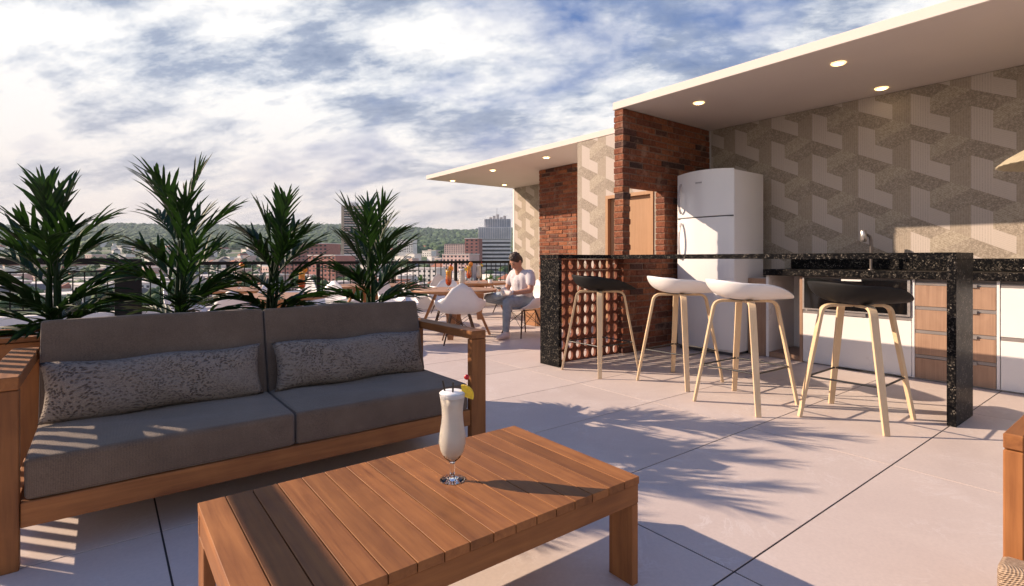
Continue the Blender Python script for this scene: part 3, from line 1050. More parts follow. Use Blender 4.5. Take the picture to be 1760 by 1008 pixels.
# four wooden drawers
dz = [(0.012, 0.190), (0.222, 0.405), (0.437, 0.612), (0.644, 0.826)]
for z0, z1 in dz:
    d_ = piece('drawer_front', CX, 0.985, z0, CX + 0.02, 1.520, z1, M['walnut_z'], E, 0.0015)
    part(MB().box(CX + 0.006, 0.985, z1 + 0.002, CX + 0.018, 1.520, z1 + 0.029), 'grip_channel', M['alu'], d_)
    part(MB().box(CX - 0.014, 1.10, z1 - 0.006, CX - 0.001, 1.24, z1 + 0.022), 'handle', M['alu'], d_)
piece('stile', CX, 1.524, 0.012, CX + 0.02, 1.543, 0.878, M['cab_white'], E, 0.001)
piece('stile', CX, 0.962, 0.012, CX + 0.02, 0.981, 0.878, M['cab_white'], E, 0.001)
for (y0, y1) in ((-0.05, 0.958), (-1.08, -0.06), (-2.1, -1.09)):
    for z0, z1 in ((0.012, 0.405), (0.437, 0.826)):
        d_ = piece('drawer_front', CX, y0, z0, CX + 0.02, y1 - 0.002, z1, M['cab_white'], E, 0.002)
        part(MB().box(CX + 0.006, y0, z1 + 0.002, CX + 0.018, y1 - 0.002, z1 + 0.029), 'grip_channel', M['alu'], d_)

E = empty('built_in_oven', (CX, 2.0, 0.54), 0, 'wide black glass oven built in under the worktop', 'oven')
part(MB().box(CX - 0.012, 1.575, 0.560, CX - 0.001, 2.448, 0.858), 'glass_front', M['glass_black'], E)
part(MB().box(CX - 0.014, 1.552, 0.545, CX, 1.574, 0.868).box(CX - 0.014, 2.449, 0.545, CX, 2.464, 0.868).box(CX - 0.014, 1.574, 0.545, CX, 2.449, 0.559), 'frame', M['steel'], E)
part(MB().box(CX - 0.030, 1.93, 0.846, CX - 0.013, 2.10, 0.862), 'handle', M['plaster'], E)

# ------------------------------------------------------------------ tap and platter
E = empty('sink_tap', (6.10, 2.0, 0.948), 0, 'bronze grey kitchen tap with short round spout head', 'tap')
MB().tube([(0, 0, 0), (0, 0, 0.30), (-0.008, 0.006, 0.335), (-0.03, 0.022, 0.352), (-0.06, 0.045, 0.355)], 0.013, 12).build('stem', M['dark_steel'], E)
MB().lathe([(0.028, 0), (0.028, 0.006), (0.016, 0.012)], 20).build('base_ring', M['dark_steel'], E)
MB().lathe([(0.020, -0.065), (0.027, -0.060), (0.027, 0.045), (0.022, 0.050)], 20, c=(-0.062, 0.047, 0.345)).build('spout_head', M['steel'], E)
E = empty('platter', (5.86, 0.62, 0.948), 0, 'white shallow platter on the right end of the worktop', 'platter')
MB().lathe([(0.10, 0.001), (0.15, 0.004), (0.22, 0.030), (0.235, 0.036), (0.232, 0.041), (0.15, 0.012), (0.0005, 0.010)], 40, cap1=False).build('dish', M['shell_white'], E)
MB().lathe([(0.09, 0.0), (0.09, 0.004)], 30).build('foot_ring', M['shell_white'], E)
E = empty('hot_plate', (6.08, 0.35, 0.948), 0, 'low black hob unit behind the platter at the right edge', 'hob')
piece('body', 5.96, 0.05, 0.950, 6.24, 0.70, 1.03, M['glass_black'], E, 0.008, 2)

# ------------------------------------------------------------------ ribbed lamp at the right edge
E = empty('pendant_lamp', (5.35, 0.50, HC), 0, 'pale ribbed pendant lamp shade at the right edge of the picture', 'lamp')
n = 72
v, f = [], []
prof = [(0.03, -0.80), (0.10, -0.82), (0.24, -0.88), (0.36, -0.955), (0.42, -1.01)]
for r, z in prof:
    for k in range(n):
        a = 2 * math.pi * k / n
        rr = r * (1 + (0.018 if k % 2 else -0.018))
        v.append((rr * math.cos(a), rr * math.sin(a), z))
for i in range(len(prof) - 1):
    for k in range(n):
        f.append((i * n + k, i * n + (k + 1) % n, (i + 1) * n + (k + 1) % n, (i + 1) * n + k))
M['linen'] = plain('ribbed_linen', (0.40, 0.345, 0.24), 0.8, var=0.05, scale=30)
o = MB().add(v, f).build('shade', M['linen'], E)
m_ = o.modifiers.new('wall', 'SOLIDIFY'); m_.thickness = 0.004
MB().tube([(0, 0, -0.002), (0, 0, -0.81)], 0.004, 8).build('cord', M['rod_black'], E)
MB().lathe([(0.05, -0.001), (0.05, -0.02), (0.02, -0.035)], 24).build('ceiling_rose', M['plaster'], E)
MB().lathe([(0.022, -0.835), (0.030, -0.88), (0.020, -0.91)], 16).build('socket', M['rod_black'], E)

# ------------------------------------------------------------------ bar stools
def seat_shell(prof_back, prof_front, prof_side, zb, zs, zf, z0, nphi=40, nr=10, pw=2.3, fall=1.0):
    """scooped plastic shell: outline radii and rim heights at back, sides and front; local +x is forward"""
    v, f = [(0.0, 0.0, z0)], []
    for j in range(1, nr + 1):
        r = j / nr
        for k in range(nphi):
            a = 2 * math.pi * k / nphi
            c, s = math.cos(a), math.sin(a)
            rx = prof_front if c > 0 else prof_back
            rim = zs + ((zf - zs) * (c ** 1.35 if c > 0 else 0)) + ((zb - zs) * (c ** 2 if c < 0 else 0))
            rr = 1 - (1 - r) ** fall
            e = 0.86                                # squared-off outline
            cx = math.copysign(abs(c) ** e, c) * rx * rr
            cy = math.copysign(abs(s) ** e, s) * prof_side * rr * (1.0 if c <= 0 else 1 - 0.22 * c * c)
            v.append((cx, cy, z0 + rim * r ** pw))
    for k in range(nphi):
        f.append((0, 1 + k, 1 + (k + 1) % nphi))
    for j in range(nr - 1):
        a0 = 1 + j * nphi
        for k in range(nphi):
            f.append((a0 + k, a0 + nphi + k, a0 + nphi + (k + 1) % nphi, a0 + (k + 1) % nphi))
    return MB().add(v, f, True)


def make_stool(shell_mat):
    root = empty('bar_stool')
    sm = seat_shell(0.270, 0.335, 0.285, 0.150, 0.126, 0.006, 0.762, pw=2.7, fall=1.5)
    o = sm.build('seat_shell', shell_mat, root, None, (0, 0, R(-34)))
    m_ = o.modifiers.new('wall', 'SOLIDIFY'); m_.thickness = 0.010; m_.offset = 1
    m_ = o.modifiers.new('smooth', 'SUBSURF'); m_.levels = 1; m_.render_levels = 1
    for sx_, sy_ in ((-1, -1), (-1, 1), (1, 1), (1, -1)):
        pts = []
        foot, knee = Vector((0.262 * sx_, 0.248 * sy_, 0.0)), Vector((0.168 * sx_, 0.152 * sy_, 0.700))
        inner = Vector((0.020 * sx_, 0.018 * sy_, 0.752))
        bend = Vector((0.160 * sx_, 0.145 * sy_, 0.752))
        pts += [foot + (knee - foot) * t for t in (0, 0.25, 0.5, 0.75)]
        for i in range(7):
            t = i / 6
            pts.append(knee * (1 - t) ** 2 + bend * 2 * t * (1 - t) + (bend + (inner - bend) * 0.33) * t * t)
        pts.append(inner)
        wd = Vector((-sy_, sx_, 0))
        wdt = [0.036, 0.040, 0.044, 0.046] + [0.048] * 7 + [0.048]
        lg = MB().strip(pts, wd, wdt, 0.020).build('leg', M['ash_z'], root)
        b_ = lg.modifiers.new('edge', 'BEVEL'); b_.width = 0.003; b_.segments = 2; b_.limit_method = 'ANGLE'; b_.angle_limit = R(50)
    zr = 0.275
    q = [Vector((0.262 * a, 0.248 * b_, 0)) * (1 - zr / 0.70) + Vector((0.168 * a, 0.152 * b_, 0)) * (zr / 0.70) + Vector((0, 0, zr)) for a, b_ in ((-1, -1), (1, -1), (1, 1), (-1, 1))]
    for i in range(4):
        MB().tube([q[i], q[(i + 1) % 4]], 0.0065, 8).build('footrest_bar', M['rod_black'], root)
    MB().lathe([(0.10, 0.760), (0.11, 0.766), (0.06, 0.770)], 20).build('mount_plate', M['rod_black'], root)
    return root


st_black = make_stool(M['shell_black'])
st_white = make_stool(M['shell_white'])
G = 'bar stools along the granite bar'
st_black.location = (3.96, 1.385, 0); st_black.rotation_euler = (0, 0, R(1))
tag(st_black, 'black-seated bar stool nearest the right granite leg', 'stool', G)
st_white.location = (3.735, 2.03, 0); st_white.rotation_euler = (0, 0, R(-2))
tag(st_white, 'white-seated bar stool beside the right black one, larger of the two', 'stool', G)
tag(dup(st_white, (3.945, 2.735, 0), R(1), 'white-seated bar stool standing behind, next to the left black one', G), cat='stool')
tag(dup(st_black, (3.725, 3.455, 0), R(-1), 'black-seated bar stool in front of the terracotta screen', G), cat='stool')

# ================================================================== LOUNGE
# ------------------------------------------------------------------ sofa
SY = 2.44
E = empty('sofa', (0.68, 2.80, 0), 0, 'two-seat teak sofa with grey-brown cushions and open wooden arms', 'sofa')
# right arm: open loop
piece('arm_post', 1.605, SY, 0.0, 1.700, SY + 0.045, 0.613, M['teak_z'], E, 0.003)
piece('arm_rest', 1.605, SY, 0.615, 1.700, 3.22, 0.660, M['teak_y'], E, 0.003)
piece('arm_post', 1.605, 3.175, 0.0, 1.700, 3.22, 0.613, M['teak_z'], E, 0.003)
# left arm: open loop as well
piece('arm_post', -0.322, SY, 0.0, -0.227, SY + 0.045, 0.613, M['teak_z'], E, 0.003)
piece('arm_rest', -0.322, SY, 0.615, -0.227, 3.22, 0.660, M['teak_y'], E, 0.003)
piece('arm_post', -0.322, 3.175, 0.0, -0.227, 3.22, 0.613, M['teak_z'], E, 0.003)
piece('side_beam', -0.262, SY + 0.047, 0.142, -0.232, 3.128, 0.226, M['teak_y'], E, 0.002)
# seat frame
piece('front_beam', -0.225, SY + 0.008, 0.140, 1.603, SY + 0.045, 0.226, M['teak_x'], E, 0.003)
piece('rear_beam', -0.225, 3.13, 0.140, 1.603, 3.165, 0.226, M['teak_x'], E, 0.003)
for k, xs in enumerate(np.linspace(-0.19, 1.55, 10)):
    piece('seat_slat', xs - 0.03, SY + 0.047, 0.190, xs + 0.03, 3.128, 0.212, M['teak_y'], E, 0.002)
piece('back_rail', -0.225, 3.205, 0.52, 1.603, 3.235, 0.60, M['teak_x'], E, 0.003)
piece('back_rail', -0.225, 3.172, 0.30, 1.603, 3.202, 0.38, M['teak_x'], E, 0.003)


def cushion(name, x0, x1, y0, y1, z0, z1, mt, parent, bw=0.022, puff=0.010, tilt=0.0):
    """upholstered block: rounded edges, softly domed faces"""
    n = 14
    bm = bmesh.new()
    bmesh.ops.create_cube(bm, size=1)
    sx_, sy_, sz_ = x1 - x0, y1 - y0, z1 - z0
    bmesh.ops.scale(bm, vec=(sx_, sy_, sz_), verts=bm.verts)
    bmesh.ops.bevel(bm, geom=list(bm.edges), offset=bw, segments=4, profile=0.6, affect='EDGES')
    bmesh.ops.subdivide_edges(bm, edges=[e for e in bm.edges if e.calc_length() > 0.1], cuts=8, use_grid_fill=True)
    for p in bm.verts:
        a, b_, c = p.co.x / (sx_ / 2), p.co.y / (sy_ / 2), p.co.z / (sz_ / 2)
        fx, fy, fz = 1 - a ** 4, 1 - b_ ** 4, 1 - c ** 4
        nz = 0.006 * math.sin(a * 5.1 + b_ * 3.3 + x0 * 7) + 0.004 * math.sin(b_ * 9 + a * 4 + x0 * 3) - 0.006 * math.exp(-((a - 0.1) ** 2 + (b_ - 0.2) ** 2) * 3)
        p.co.z += math.copysign(puff, c) * fx * fy * (abs(c) ** 3) + nz * fx * fy * abs(c)
        p.co.y += math.copysign(puff * 0.6, b_) * fx * fz * (abs(b_) ** 3)
    for fc in bm.faces:
        fc.smooth = True
    me = bpy.data.meshes.new(name)
    bm.to_mesh(me); bm.free()
    o = link(name, me, mt, parent)
    base = Vector(parent.location) if parent else Vector((0, 0, 0))
    o.location = Vector(((x0 + x1) / 2, (y0 + y1) / 2, (z0 + z1) / 2)) - base
    o.rotation_euler = (tilt, 0, 0)
    return o


def piping(o, sx_, sy_, sz_, bw, face):
    """corded seam round one face of a cushion"""
    k = bw * 0.30
    if face == 'top':
        ring = [(-sx_ / 2 + k, -sy_ / 2 + k), (sx_ / 2 - k, -sy_ / 2 + k), (sx_ / 2 - k, sy_ / 2 - k), (-sx_ / 2 + k, sy_ / 2 - k)]
        pts = [Vector((x, y, sz_ / 2 - k)) for x, y in ring]
    else:
        ring = [(-sx_ / 2 + k, -sz_ / 2 + k), (sx_ / 2 - k, -sz_ / 2 + k), (sx_ / 2 - k, sz_ / 2 - k), (-sx_ / 2 + k, sz_ / 2 - k)]
        pts = [Vector((x, -sy_ / 2 + k, z)) for x, z in ring]
    path = []
    for i in range(4):
        p, q = pts[i], pts[(i + 1) % 4]
        path += [p.lerp(q, t) for t in (0.03, 0.35, 0.65, 0.97)]
    path.append(path[0])
    MB().tube(path, 0.0042, 6, cap=False).build('piping', M['fabric'], o)


for x0, x1 in ((-0.217, 0.676), (0.682, 1.592)):
    c_ = cushion('seat_cushion', x0, x1, 2.452, 3.06, 0.228, 0.372, M['fabric'], E)
    piping(c_, x1 - x0, 0.608, 0.144, 0.022, 'top')
    c_ = cushion('back_cushion', x0, x1, 3.005, 3.125, 0.335, 0.785, M['fabric'], E, 0.018, 0.008, R(-15))
    piping(c_, x1 - x0, 0.120, 0.450, 0.018, 'front')


def pillow(name, cx, cy, cz, L, Hh, T, tilt, rz, label):
    nx, nz_ = 40, 18
    v, f = [], []
    for side in (-1, 1):
        for i in range(nx + 1):
            for j in range(nz_ + 1):
                a, b_ = -1 + 2 * i / nx, -1 + 2 * j / nz_
                th = (max(0, 1 - abs(a) ** 5) ** 0.6) * (max(0, 1 - abs(b_) ** 2.6) ** 0.6)
                x = a * L / 2 * (1 - 0.05 * (1 - b_ * b_) * abs(a) ** 6)
                z = b_ * Hh / 2 * (1 - 0.10 * (1 - a * a) * b_ * b_ * 0.4) + 0.006 * math.sin(a * 6 + cx * 5) * abs(b_)
                y = side * T / 2 * th + 0.004 * math.sin(a * 11 + b_ * 5) * th
                v.append((x, y, z))
    m1 = (nx + 1) * (nz_ + 1)
    for s in (0, 1):
        for i in range(nx):
            for j in range(nz_):
                q = [s * m1 + i * (nz_ + 1) + j, s * m1 + (i + 1) * (nz_ + 1) + j, s * m1 + (i + 1) * (nz_ + 1) + j + 1, s * m1 + i * (nz_ + 1) + j + 1]
                f.append(tuple(q if s == 0 else q[::-1]))
    o = MB().add(v, f, True).build(name, M['crochet'])
    bm = bmesh.new(); bm.from_mesh(o.data)
    bmesh.ops.remove_doubles(bm, verts=bm.verts, dist=1e-5)
    bm.to_mesh(o.data); bm.free()
    o.location = (cx, cy, cz)
    o.rotation_euler = (tilt, 0, rz)
    return tag(o, label, 'pillow', 'knitted pillows on the sofa')
pillow('lumbar_pillow', 0.215, 2.925, 0.497, 0.86, 0.255, 0.135, R(-17), R(0.5), 'long taupe crochet pillow on the left half of the sofa')
pillow('lumbar_pillow', 1.125, 2.925, 0.497, 0.86, 0.255, 0.135, R(-17), R(-0.5), 'long taupe crochet pillow on the right half of the sofa')

# ------------------------------------------------------------------ slatted coffee table
E = empty('coffee_table', (0.80, 1.44, 0), 0, 'low slatted teak coffee table in front of the sofa', 'table')
cx0, cx1, cy0, cy1, HT = 0.215, 1.385, 1.112, 1.775, 0.35
NP = 16
pw_ = (cx1 - cx0) / NP
for i in range(NP):
    piece('slat', cx0 + i * pw_ + 0.0016, cy0, HT - 0.024, cx0 + (i + 1) * pw_ - 0.0016, cy1, HT, M['teak_y'], E, 0.0007)
piece('apron', cx0 + 0.002, cy0 + 0.003, HT - 0.088, cx1 - 0.002, cy0 + 0.030, HT - 0.0245, M['teak_x'], E, 0.002)
piece('apron', cx0 + 0.002, cy1 - 0.030, HT - 0.088, cx1 - 0.002, cy1 - 0.003, HT - 0.0245, M['teak_x'], E, 0.002)
piece('apron', cx0 + 0.003, cy0 + 0.032, HT - 0.088, cx0 + 0.028, cy1 - 0.032, HT - 0.0245, M['teak_y'], E, 0.002)
piece('apron', cx1 - 0.028, cy0 + 0.032, HT - 0.088, cx1 - 0.003, cy1 - 0.032, HT - 0.0245, M['teak_y'], E, 0.002)
for xa in (cx0 + 0.003, cx1 - 0.033):
    for ya in (cy0 + 0.003, cy1 - 0.103):
        piece('leg', xa, ya, 0.0, xa + 0.030, ya + 0.100, HT - 0.0885, M['teak_z'], E, 0.002)

# ------------------------------------------------------------------ cocktails
def hurricane(kind, label, loc, scale=1.0, fruit='pine', rz=0.0, group=None):
    root = empty('cocktail_glass', (0, 0, 0), 0, label, 'cocktail', group)
    outer = [(0.041, 0.0), (0.041, 0.0025), (0.030, 0.005), (0.012, 0.009), (0.0075, 0.016), (0.0075, 0.030), (0.009, 0.040), (0.0075, 0.050), (0.010, 0.058),
             (0.026, 0.072), (0.038, 0.095), (0.0435, 0.122), (0.0415, 0.150), (0.036, 0.182), (0.0335, 0.212), (0.0355, 0.240), (0.041, 0.272), (0.0425, 0.280)]
    inner = [(0.0413, 0.280), (0.0398, 0.272), (0.0343, 0.240), (0.0323, 0.212), (0.0348, 0.182), (0.0403, 0.150), (0.0422, 0.122), (0.0366, 0.095), (0.0245, 0.0735), (0.010, 0.0625), (0.0005, 0.061)]
    MB().lathe(outer + inner, 40, cap1=False).build('glass', M['glass'], root)
    liq = [(0.0005, 0.066)] + [(r + 0.0005, z + (0.0015 if z < 0.08 else 0)) for r, z in reversed(inner[2:-1])]
    top = {'milk': 0.268, 'sunset': 0.262}[kind]
    liq += [(0.0398, top), (0.0005, top + (0.004 if kind == 'sunset' else 0.0))]
    MB().lathe(liq, 36, cap0=False, cap1=False).build('drink', M[kind], root)
    if kind == 'milk':
        MB().lathe([(0.0400, 0.266), (0.0414, 0.279), (0.035, 0.2845), (0.018, 0.2865), (0.0005, 0.287)], 32, cap1=False).build('foam', M['foam'], root)
    for (a, ln, dx, dy) in ((2.6, 0.052, -0.010, 0.004), (4.2, 0.050, 0.001, -0.002)):
        x0, y0 = 0.020 * math.cos(a), 0.020 * math.sin(a)
        MB().tube([(x0, y0, 0.262), (x0 + dx, y0 + dy, 0.268 + ln)], 0.0030, 10).build('straw', M['straw'], root)
    # fruit on the rim, to the right as seen across the table
    if fruit == 'pine':
        c0 = RGT * 0.046 + Vector((0, 0, 0.283))
        e1, e2 = RGT.copy(), Vector((0, 0, 1))
        nr_ = e1.cross(e2).normalized()
        ang = [R(100) - R(118) * k / 8 for k in range(9)]
        pts = [c0 - e1 * 0.012 - e2 * 0.014] + [c0 - e1 * 0.012 - e2 * 0.014 + e1 * 0.035 * math.cos(t) + e2 * 0.035 * math.sin(t) for t in ang]
        v = [p + nr_ * 0.006 for p in pts] + [p - nr_ * 0.006 for p in pts]
        nn = len(pts)
        f = [tuple(range(nn)), tuple(range(2 * nn - 1, nn - 1, -1))] + [(i, nn + i, nn + (i + 1) % nn, (i + 1) % nn) for i in range(nn)]
        MB().add(v, f).build('pineapple_wedge', M['pine'], root)
        MB().tube([c0, c0 + Vector((0, 0, 0.030))], 0.001, 6).build('pick', M['ash_z'], root)
        MB().ball(c0 + Vector((0, 0, 0.046)), 0.0088).build('cherry', M['cherry'], root)
    else:
        c0 = RGT * 0.03 + Vector((0, 0, 0.295))
        mb = MB()
        mb.lathe([(0.001, -0.004), (0.036, -0.004), (0.036, 0.004), (0.001, 0.004)], 20, cap0=False, cap1=False)
        o = mb.build('orange_slice', M['orange'], root)
        o.location = c0; o.rotation_euler = (R(90), 0, -YAW)
        MB().ball(c0 + Vector((0.0, 0, 0.040)), 0.013).build('cherry', M['cherry'], root)
    root.location = loc
    root.scale = (scale,) * 3
    root.rotation_euler = (0, 0, rz)
    return root
hurricane('milk', 'tall creamy cocktail with pineapple and cherry on the coffee table', (0.887, 1.462, HT + 0.0005))

# ------------------------------------------------------------------ armchair at the right edge
E = empty('armchair', (2.0, -0.1, 0), 0, 'teak armchair with woven seat at the lower right corner', 'chair')
for (ya, yb) in ((0.236, 0.272), (-0.482, -0.446)):
    piece('arm_post', 1.632, ya, 0.0, 1.700, yb, 0.623, M['teak_z'], E, 0.003)
    piece('arm_rest', 1.632, ya, 0.625, 2.38, yb, 0.661, M['teak_x'], E, 0.003)
    piece('arm_post', 2.31, ya, 0.0, 2.38, yb, 0.623, M['teak_z'], E, 0.003)
    piece('side_rail', 1.702, ya + 0.004, 0.20, 2.308, yb - 0.004, 0.27, M['teak_x'], E, 0.003)
piece('front_rail', 1.640, -0.444, 0.20, 1.672, 0.234, 0.27, M['teak_y'], E, 0.003)
cushion('seat_cushion', 1.575, 2.25, -0.478, 0.274, 0.272, 0.382, M['wicker'], E, 0.02, 0.006)
cushion('back_cushion', 2.18, 2.32, -0.43, 0.22, 0.384, 0.80, M['wicker'], E, 0.02, 0.006)
piece('back_panel', 2.325, -0.444, 0.28, 2.355, 0.234, 0.62, M['teak_y'], E, 0.003)

# ------------------------------------------------------------------ planter and palms behind the sofa
E = empty('planter_box', (0.6, 3.66, 0), 0, 'long dark wooden planter box behind the sofa', 'planter')
PX0, PX1, PY0, PY1, PH = -0.62, 1.72, 3.44, 3.88, 0.66
for j in range(6):
    z0 = 0.03 + j * 0.105
    piece('board', PX0, PY0, z0, PX1, PY0 + 0.022, z0 + 0.101, M['teak_x'], E, 0.002)
    piece('board', PX0, PY1 - 0.022, z0, PX1, PY1, z0 + 0.101, M['teak_x'], E, 0.002)
    piece('board', PX0, PY0 + 0.023, z0, PX0 + 0.022, PY1 - 0.023, z0 + 0.101, M['teak_y'], E, 0.002)
    piece('board', PX1 - 0.022, PY0 + 0.023, z0, PX1, PY1 - 0.023, z0 + 0.101, M['teak_y'], E, 0.002)
part(MB().box(PX0 + 0.03, PY0 + 0.03, 0.0, PX1 - 0.03, PY1 - 0.03, PH - 0.06), 'soil', M['soil'], E)
part(MB().box(PX0 - 0.01, PY0 - 0.012, PH + 0.002, PX1 + 0.01, PY0 + 0.05, PH + 0.024).box(PX0 - 0.01, PY1 - 0.05, PH + 0.002, PX1 + 0.01, PY1 + 0.012, PH + 0.024)
     .box(PX0 - 0.01, PY0 + 0.05, PH + 0.002, PX0 + 0.05, PY1 - 0.05, PH + 0.024).box(PX1 - 0.05, PY0 + 0.05, PH + 0.002, PX1 + 0.01, PY1 - 0.05, PH + 0.024), 'rim', M['teak_x'], E)


def blade(mb, p0, dir_, nrm, L, wd, droop, seg=5):
    """one pointed leaflet, folded a little along its midrib"""
    p0, d_ = Vector(p0), Vector(dir_).normalized()
    nrm = (nrm - d_ * nrm.dot(d_)).normalized()
    v, f = [], []
    p = p0.copy()
    for i in range(seg + 1):
        t = i / seg
        wv = wd * (0.35 + 0.65 * math.sin(math.pi * min(1, t * 1.25 + 0.10)) if t < 0.72 else max(0.0, (1 - t) / 0.28) * 0.80)
        side = d_.cross(nrm).normalized()
        fold = nrm * wv * 0.28
        v += [p - side * wv / 2 + fold, p, p + side * wv / 2 + fold]
        p = p + d_ * (L / seg)
        d_ = (d_ + Vector((0, 0, -1)) * droop / seg).normalized()
        nrm = (nrm - d_ * nrm.dot(d_)).normalized()
    for i in range(seg):
        a = i * 3
        f += [(a, a + 1, a + 4, a + 3), (a + 1, a + 2, a + 5, a + 4)]
    mb.add(v, f, True)


def frond(rs, L, tilt, az, z0, nleaf, leafL, stalk=0.35, droop=0.35, r0=0.02):
    """a whole frond with its rachis and two ranks of leaflets"""
    mb = MB()
    dirh = Vector((math.cos(az), math.sin(az), 0))
    d_ = (dirh * math.sin(tilt) + Vector((0, 0, 1)) * math.cos(tilt)).normalized()
    p = Vector((dirh.x * r0, dirh.y * r0, z0))
    pts = [p.copy()]
    seg = 12
    dirs = [d_.copy()]
    for i in range(seg):
        p = p + d_ * (L / seg)
        d_ = (d_ + (dirh * 0.8 + Vector((0, 0, -0.8))) * droop / seg).normalized()
        pts.append(p.copy()); dirs.append(d_.copy())
    mb.tube(pts, [0.0065 * (1 - 0.8 * i / seg) for i in range(seg + 1)], 6)
    lat = dirh.cross(Vector((0, 0, 1))).normalized()
    for k in range(nleaf):
        t = stalk + (1 - stalk) * (k + 0.5) / nleaf
        i = min(seg - 1, int(t * seg))
        q = pts[i].lerp(pts[i + 1], t * seg - i)
        dd = dirs[i]
        up = lat.cross(dd).normalized()
        for s in (-1, 1):
            sp = rs.uniform(0.45, 0.85) * (1.0 - 0.45 * t)
            ld = dd * 1.0 + lat * s * sp + up * rs.uniform(-0.10, 0.32)
            ll = leafL * (0.55 + 0.9 * math.sin(math.pi * (0.15 + 0.75 * (t - stalk) / (1 - stalk)))) * rs.uniform(0.75, 1.12) / 1.3
            blade(mb, q, ld, up + lat * (-s) * 0.5, ll, rs.uniform(0.018, 0.029), rs.uniform(0.0, 0.45) + 0.5 * math.sin(tilt))
    blade(mb, pts[-1], dirs[-1], lat.cross(dirs[-1]), leafL * 0.7, 0.018, 0.1)
    return mb


def make_palm(seed, label, loc, rz, spec):
    rs = random.Random(seed)
    root = empty('potted_palm', (0, 0, 0), 0, label, 'palm', 'palms in the long planter')
    st = MB()
    for k in range(4):
        a = k * 1.7 + seed
        st.tube([(0.022 * math.cos(a), 0.022 * math.sin(a), 0.0), (0.024 * math.cos(a), 0.024 * math.sin(a), 0.28), (0.010 * math.cos(a + 0.4), 0.010 * math.sin(a + 0.4), 0.58)], [0.014, 0.010, 0.006], 8)
    st.build('stem', M['leaf'], root)
    for (L, tilt, z0, nl, ll, cnt) in spec:
        off = rs.uniform(0, 6.28)
        for i in range(cnt):
            az = off + i * 2.399 + rs.uniform(-0.25, 0.25)
            mb = frond(rs, L * rs.uniform(0.88, 1.1), R(tilt + rs.uniform(-10, 10)), az, z0 + rs.uniform(0, 0.11), nl, ll, 0.22, rs.uniform(0.2, 0.6))
            mb.build('frond', M['leaf'], root)
    root.location = loc
    root.rotation_euler = (R(rs.uniform(-4, 4)), R(rs.uniform(-4, 4)), rz)
    root.scale = (1, 1, rs.uniform(0.90, 0.99))
    return root
PZ = PH - 0.06
specA = [(0.34, 6, 0.50, 8, 0.20, 3), (0.30, 24, 0.42, 7, 0.21, 4), (0.29, 36, 0.30, 7, 0.23, 5), (0.28, 46, 0.17, 7, 0.24, 6), (0.26, 56, 0.06, 7, 0.25, 6), (0.22, 76, 0.02, 6, 0.24, 6)]
specB = [(0.38, 5, 0.50, 8, 0.21, 3), (0.33, 20, 0.40, 8, 0.23, 4), (0.32, 32, 0.27, 7, 0.25, 5), (0.30, 43, 0.14, 7, 0.25, 6), (0.28, 55, 0.05, 7, 0.26, 6), (0.23, 76, 0.02, 6, 0.25, 6)]
make_palm(3, 'leftmost palm, bushy, behind the left arm of the sofa', (-0.20, 3.62, PZ), 0.4, specA)
make_palm(5, 'tall palm second from left, in front of the black pillar', (0.352, 3.62, PZ), 0.0, specB)
make_palm(8, 'palm third from left, above the gap between the sofa backs', (0.84, 3.62, PZ), 1.1, specA)
make_palm(14, 'rightmost palm, in front of the tall tower block', (1.52, 3.62, PZ), 2.2, specB)

# tall slatted screen just left of the picture; its bars stripe the sofa with light
E = empty('slatted_screen', (-0.95, 3.6, 0), 0, 'slatted wooden screen standing left of the sofa, outside the picture', 'screen')
ys = 3.36
while ys < 4.75:
    piece('slat', -0.962, ys, 0.062, -0.938, ys + 0.042, 1.343, M['teak_z'], E, 0.002)
    ys += 0.118
piece('rail', -0.968, 3.30, 0.0, -0.932, 4.78, 0.06, M['teak_y'], E, 0.002)
piece('rail', -0.968, 2.20, 1.345, -0.932, 4.78, 1.43, M['teak_y'], E, 0.002)
piece('post', -0.968, 2.20, 0.0, -0.932, 2.26, 1.343, M['teak_z'], E, 0.002)

# ================================================================== DINING TERRACE
def make_table():
    root = empty('dining_table')
    MB().lathe([(0.50, 0.590), (0.585, 0.604), (0.600, 0.618), (0.600, 0.630), (0.596, 0.634)], 56).build('table_top', M['oak_x'], root)
    for k in range(4):
        a = R(45 + 90 * k)
        dr_ = Vector((math.cos(a), math.sin(a), 0))
        ln = MB().strip([dr_ * 0.50, dr_ * 0.24 + Vector((0, 0, 0.588))], (-dr_.y, dr_.x, 0), [0.075, 0.19], 0.030)
        ln.build('leg', M['oak_z'], root)
    MB().box(-0.27, -0.02, 0.555, 0.27, 0.02, 0.588).box(-0.02, -0.27, 0.553, 0.02, -0.021, 0.587).box(-0.02, 0.021, 0.553, 0.02, 0.27, 0.587).build('cross_brace', M['oak_x'], root)
    return root


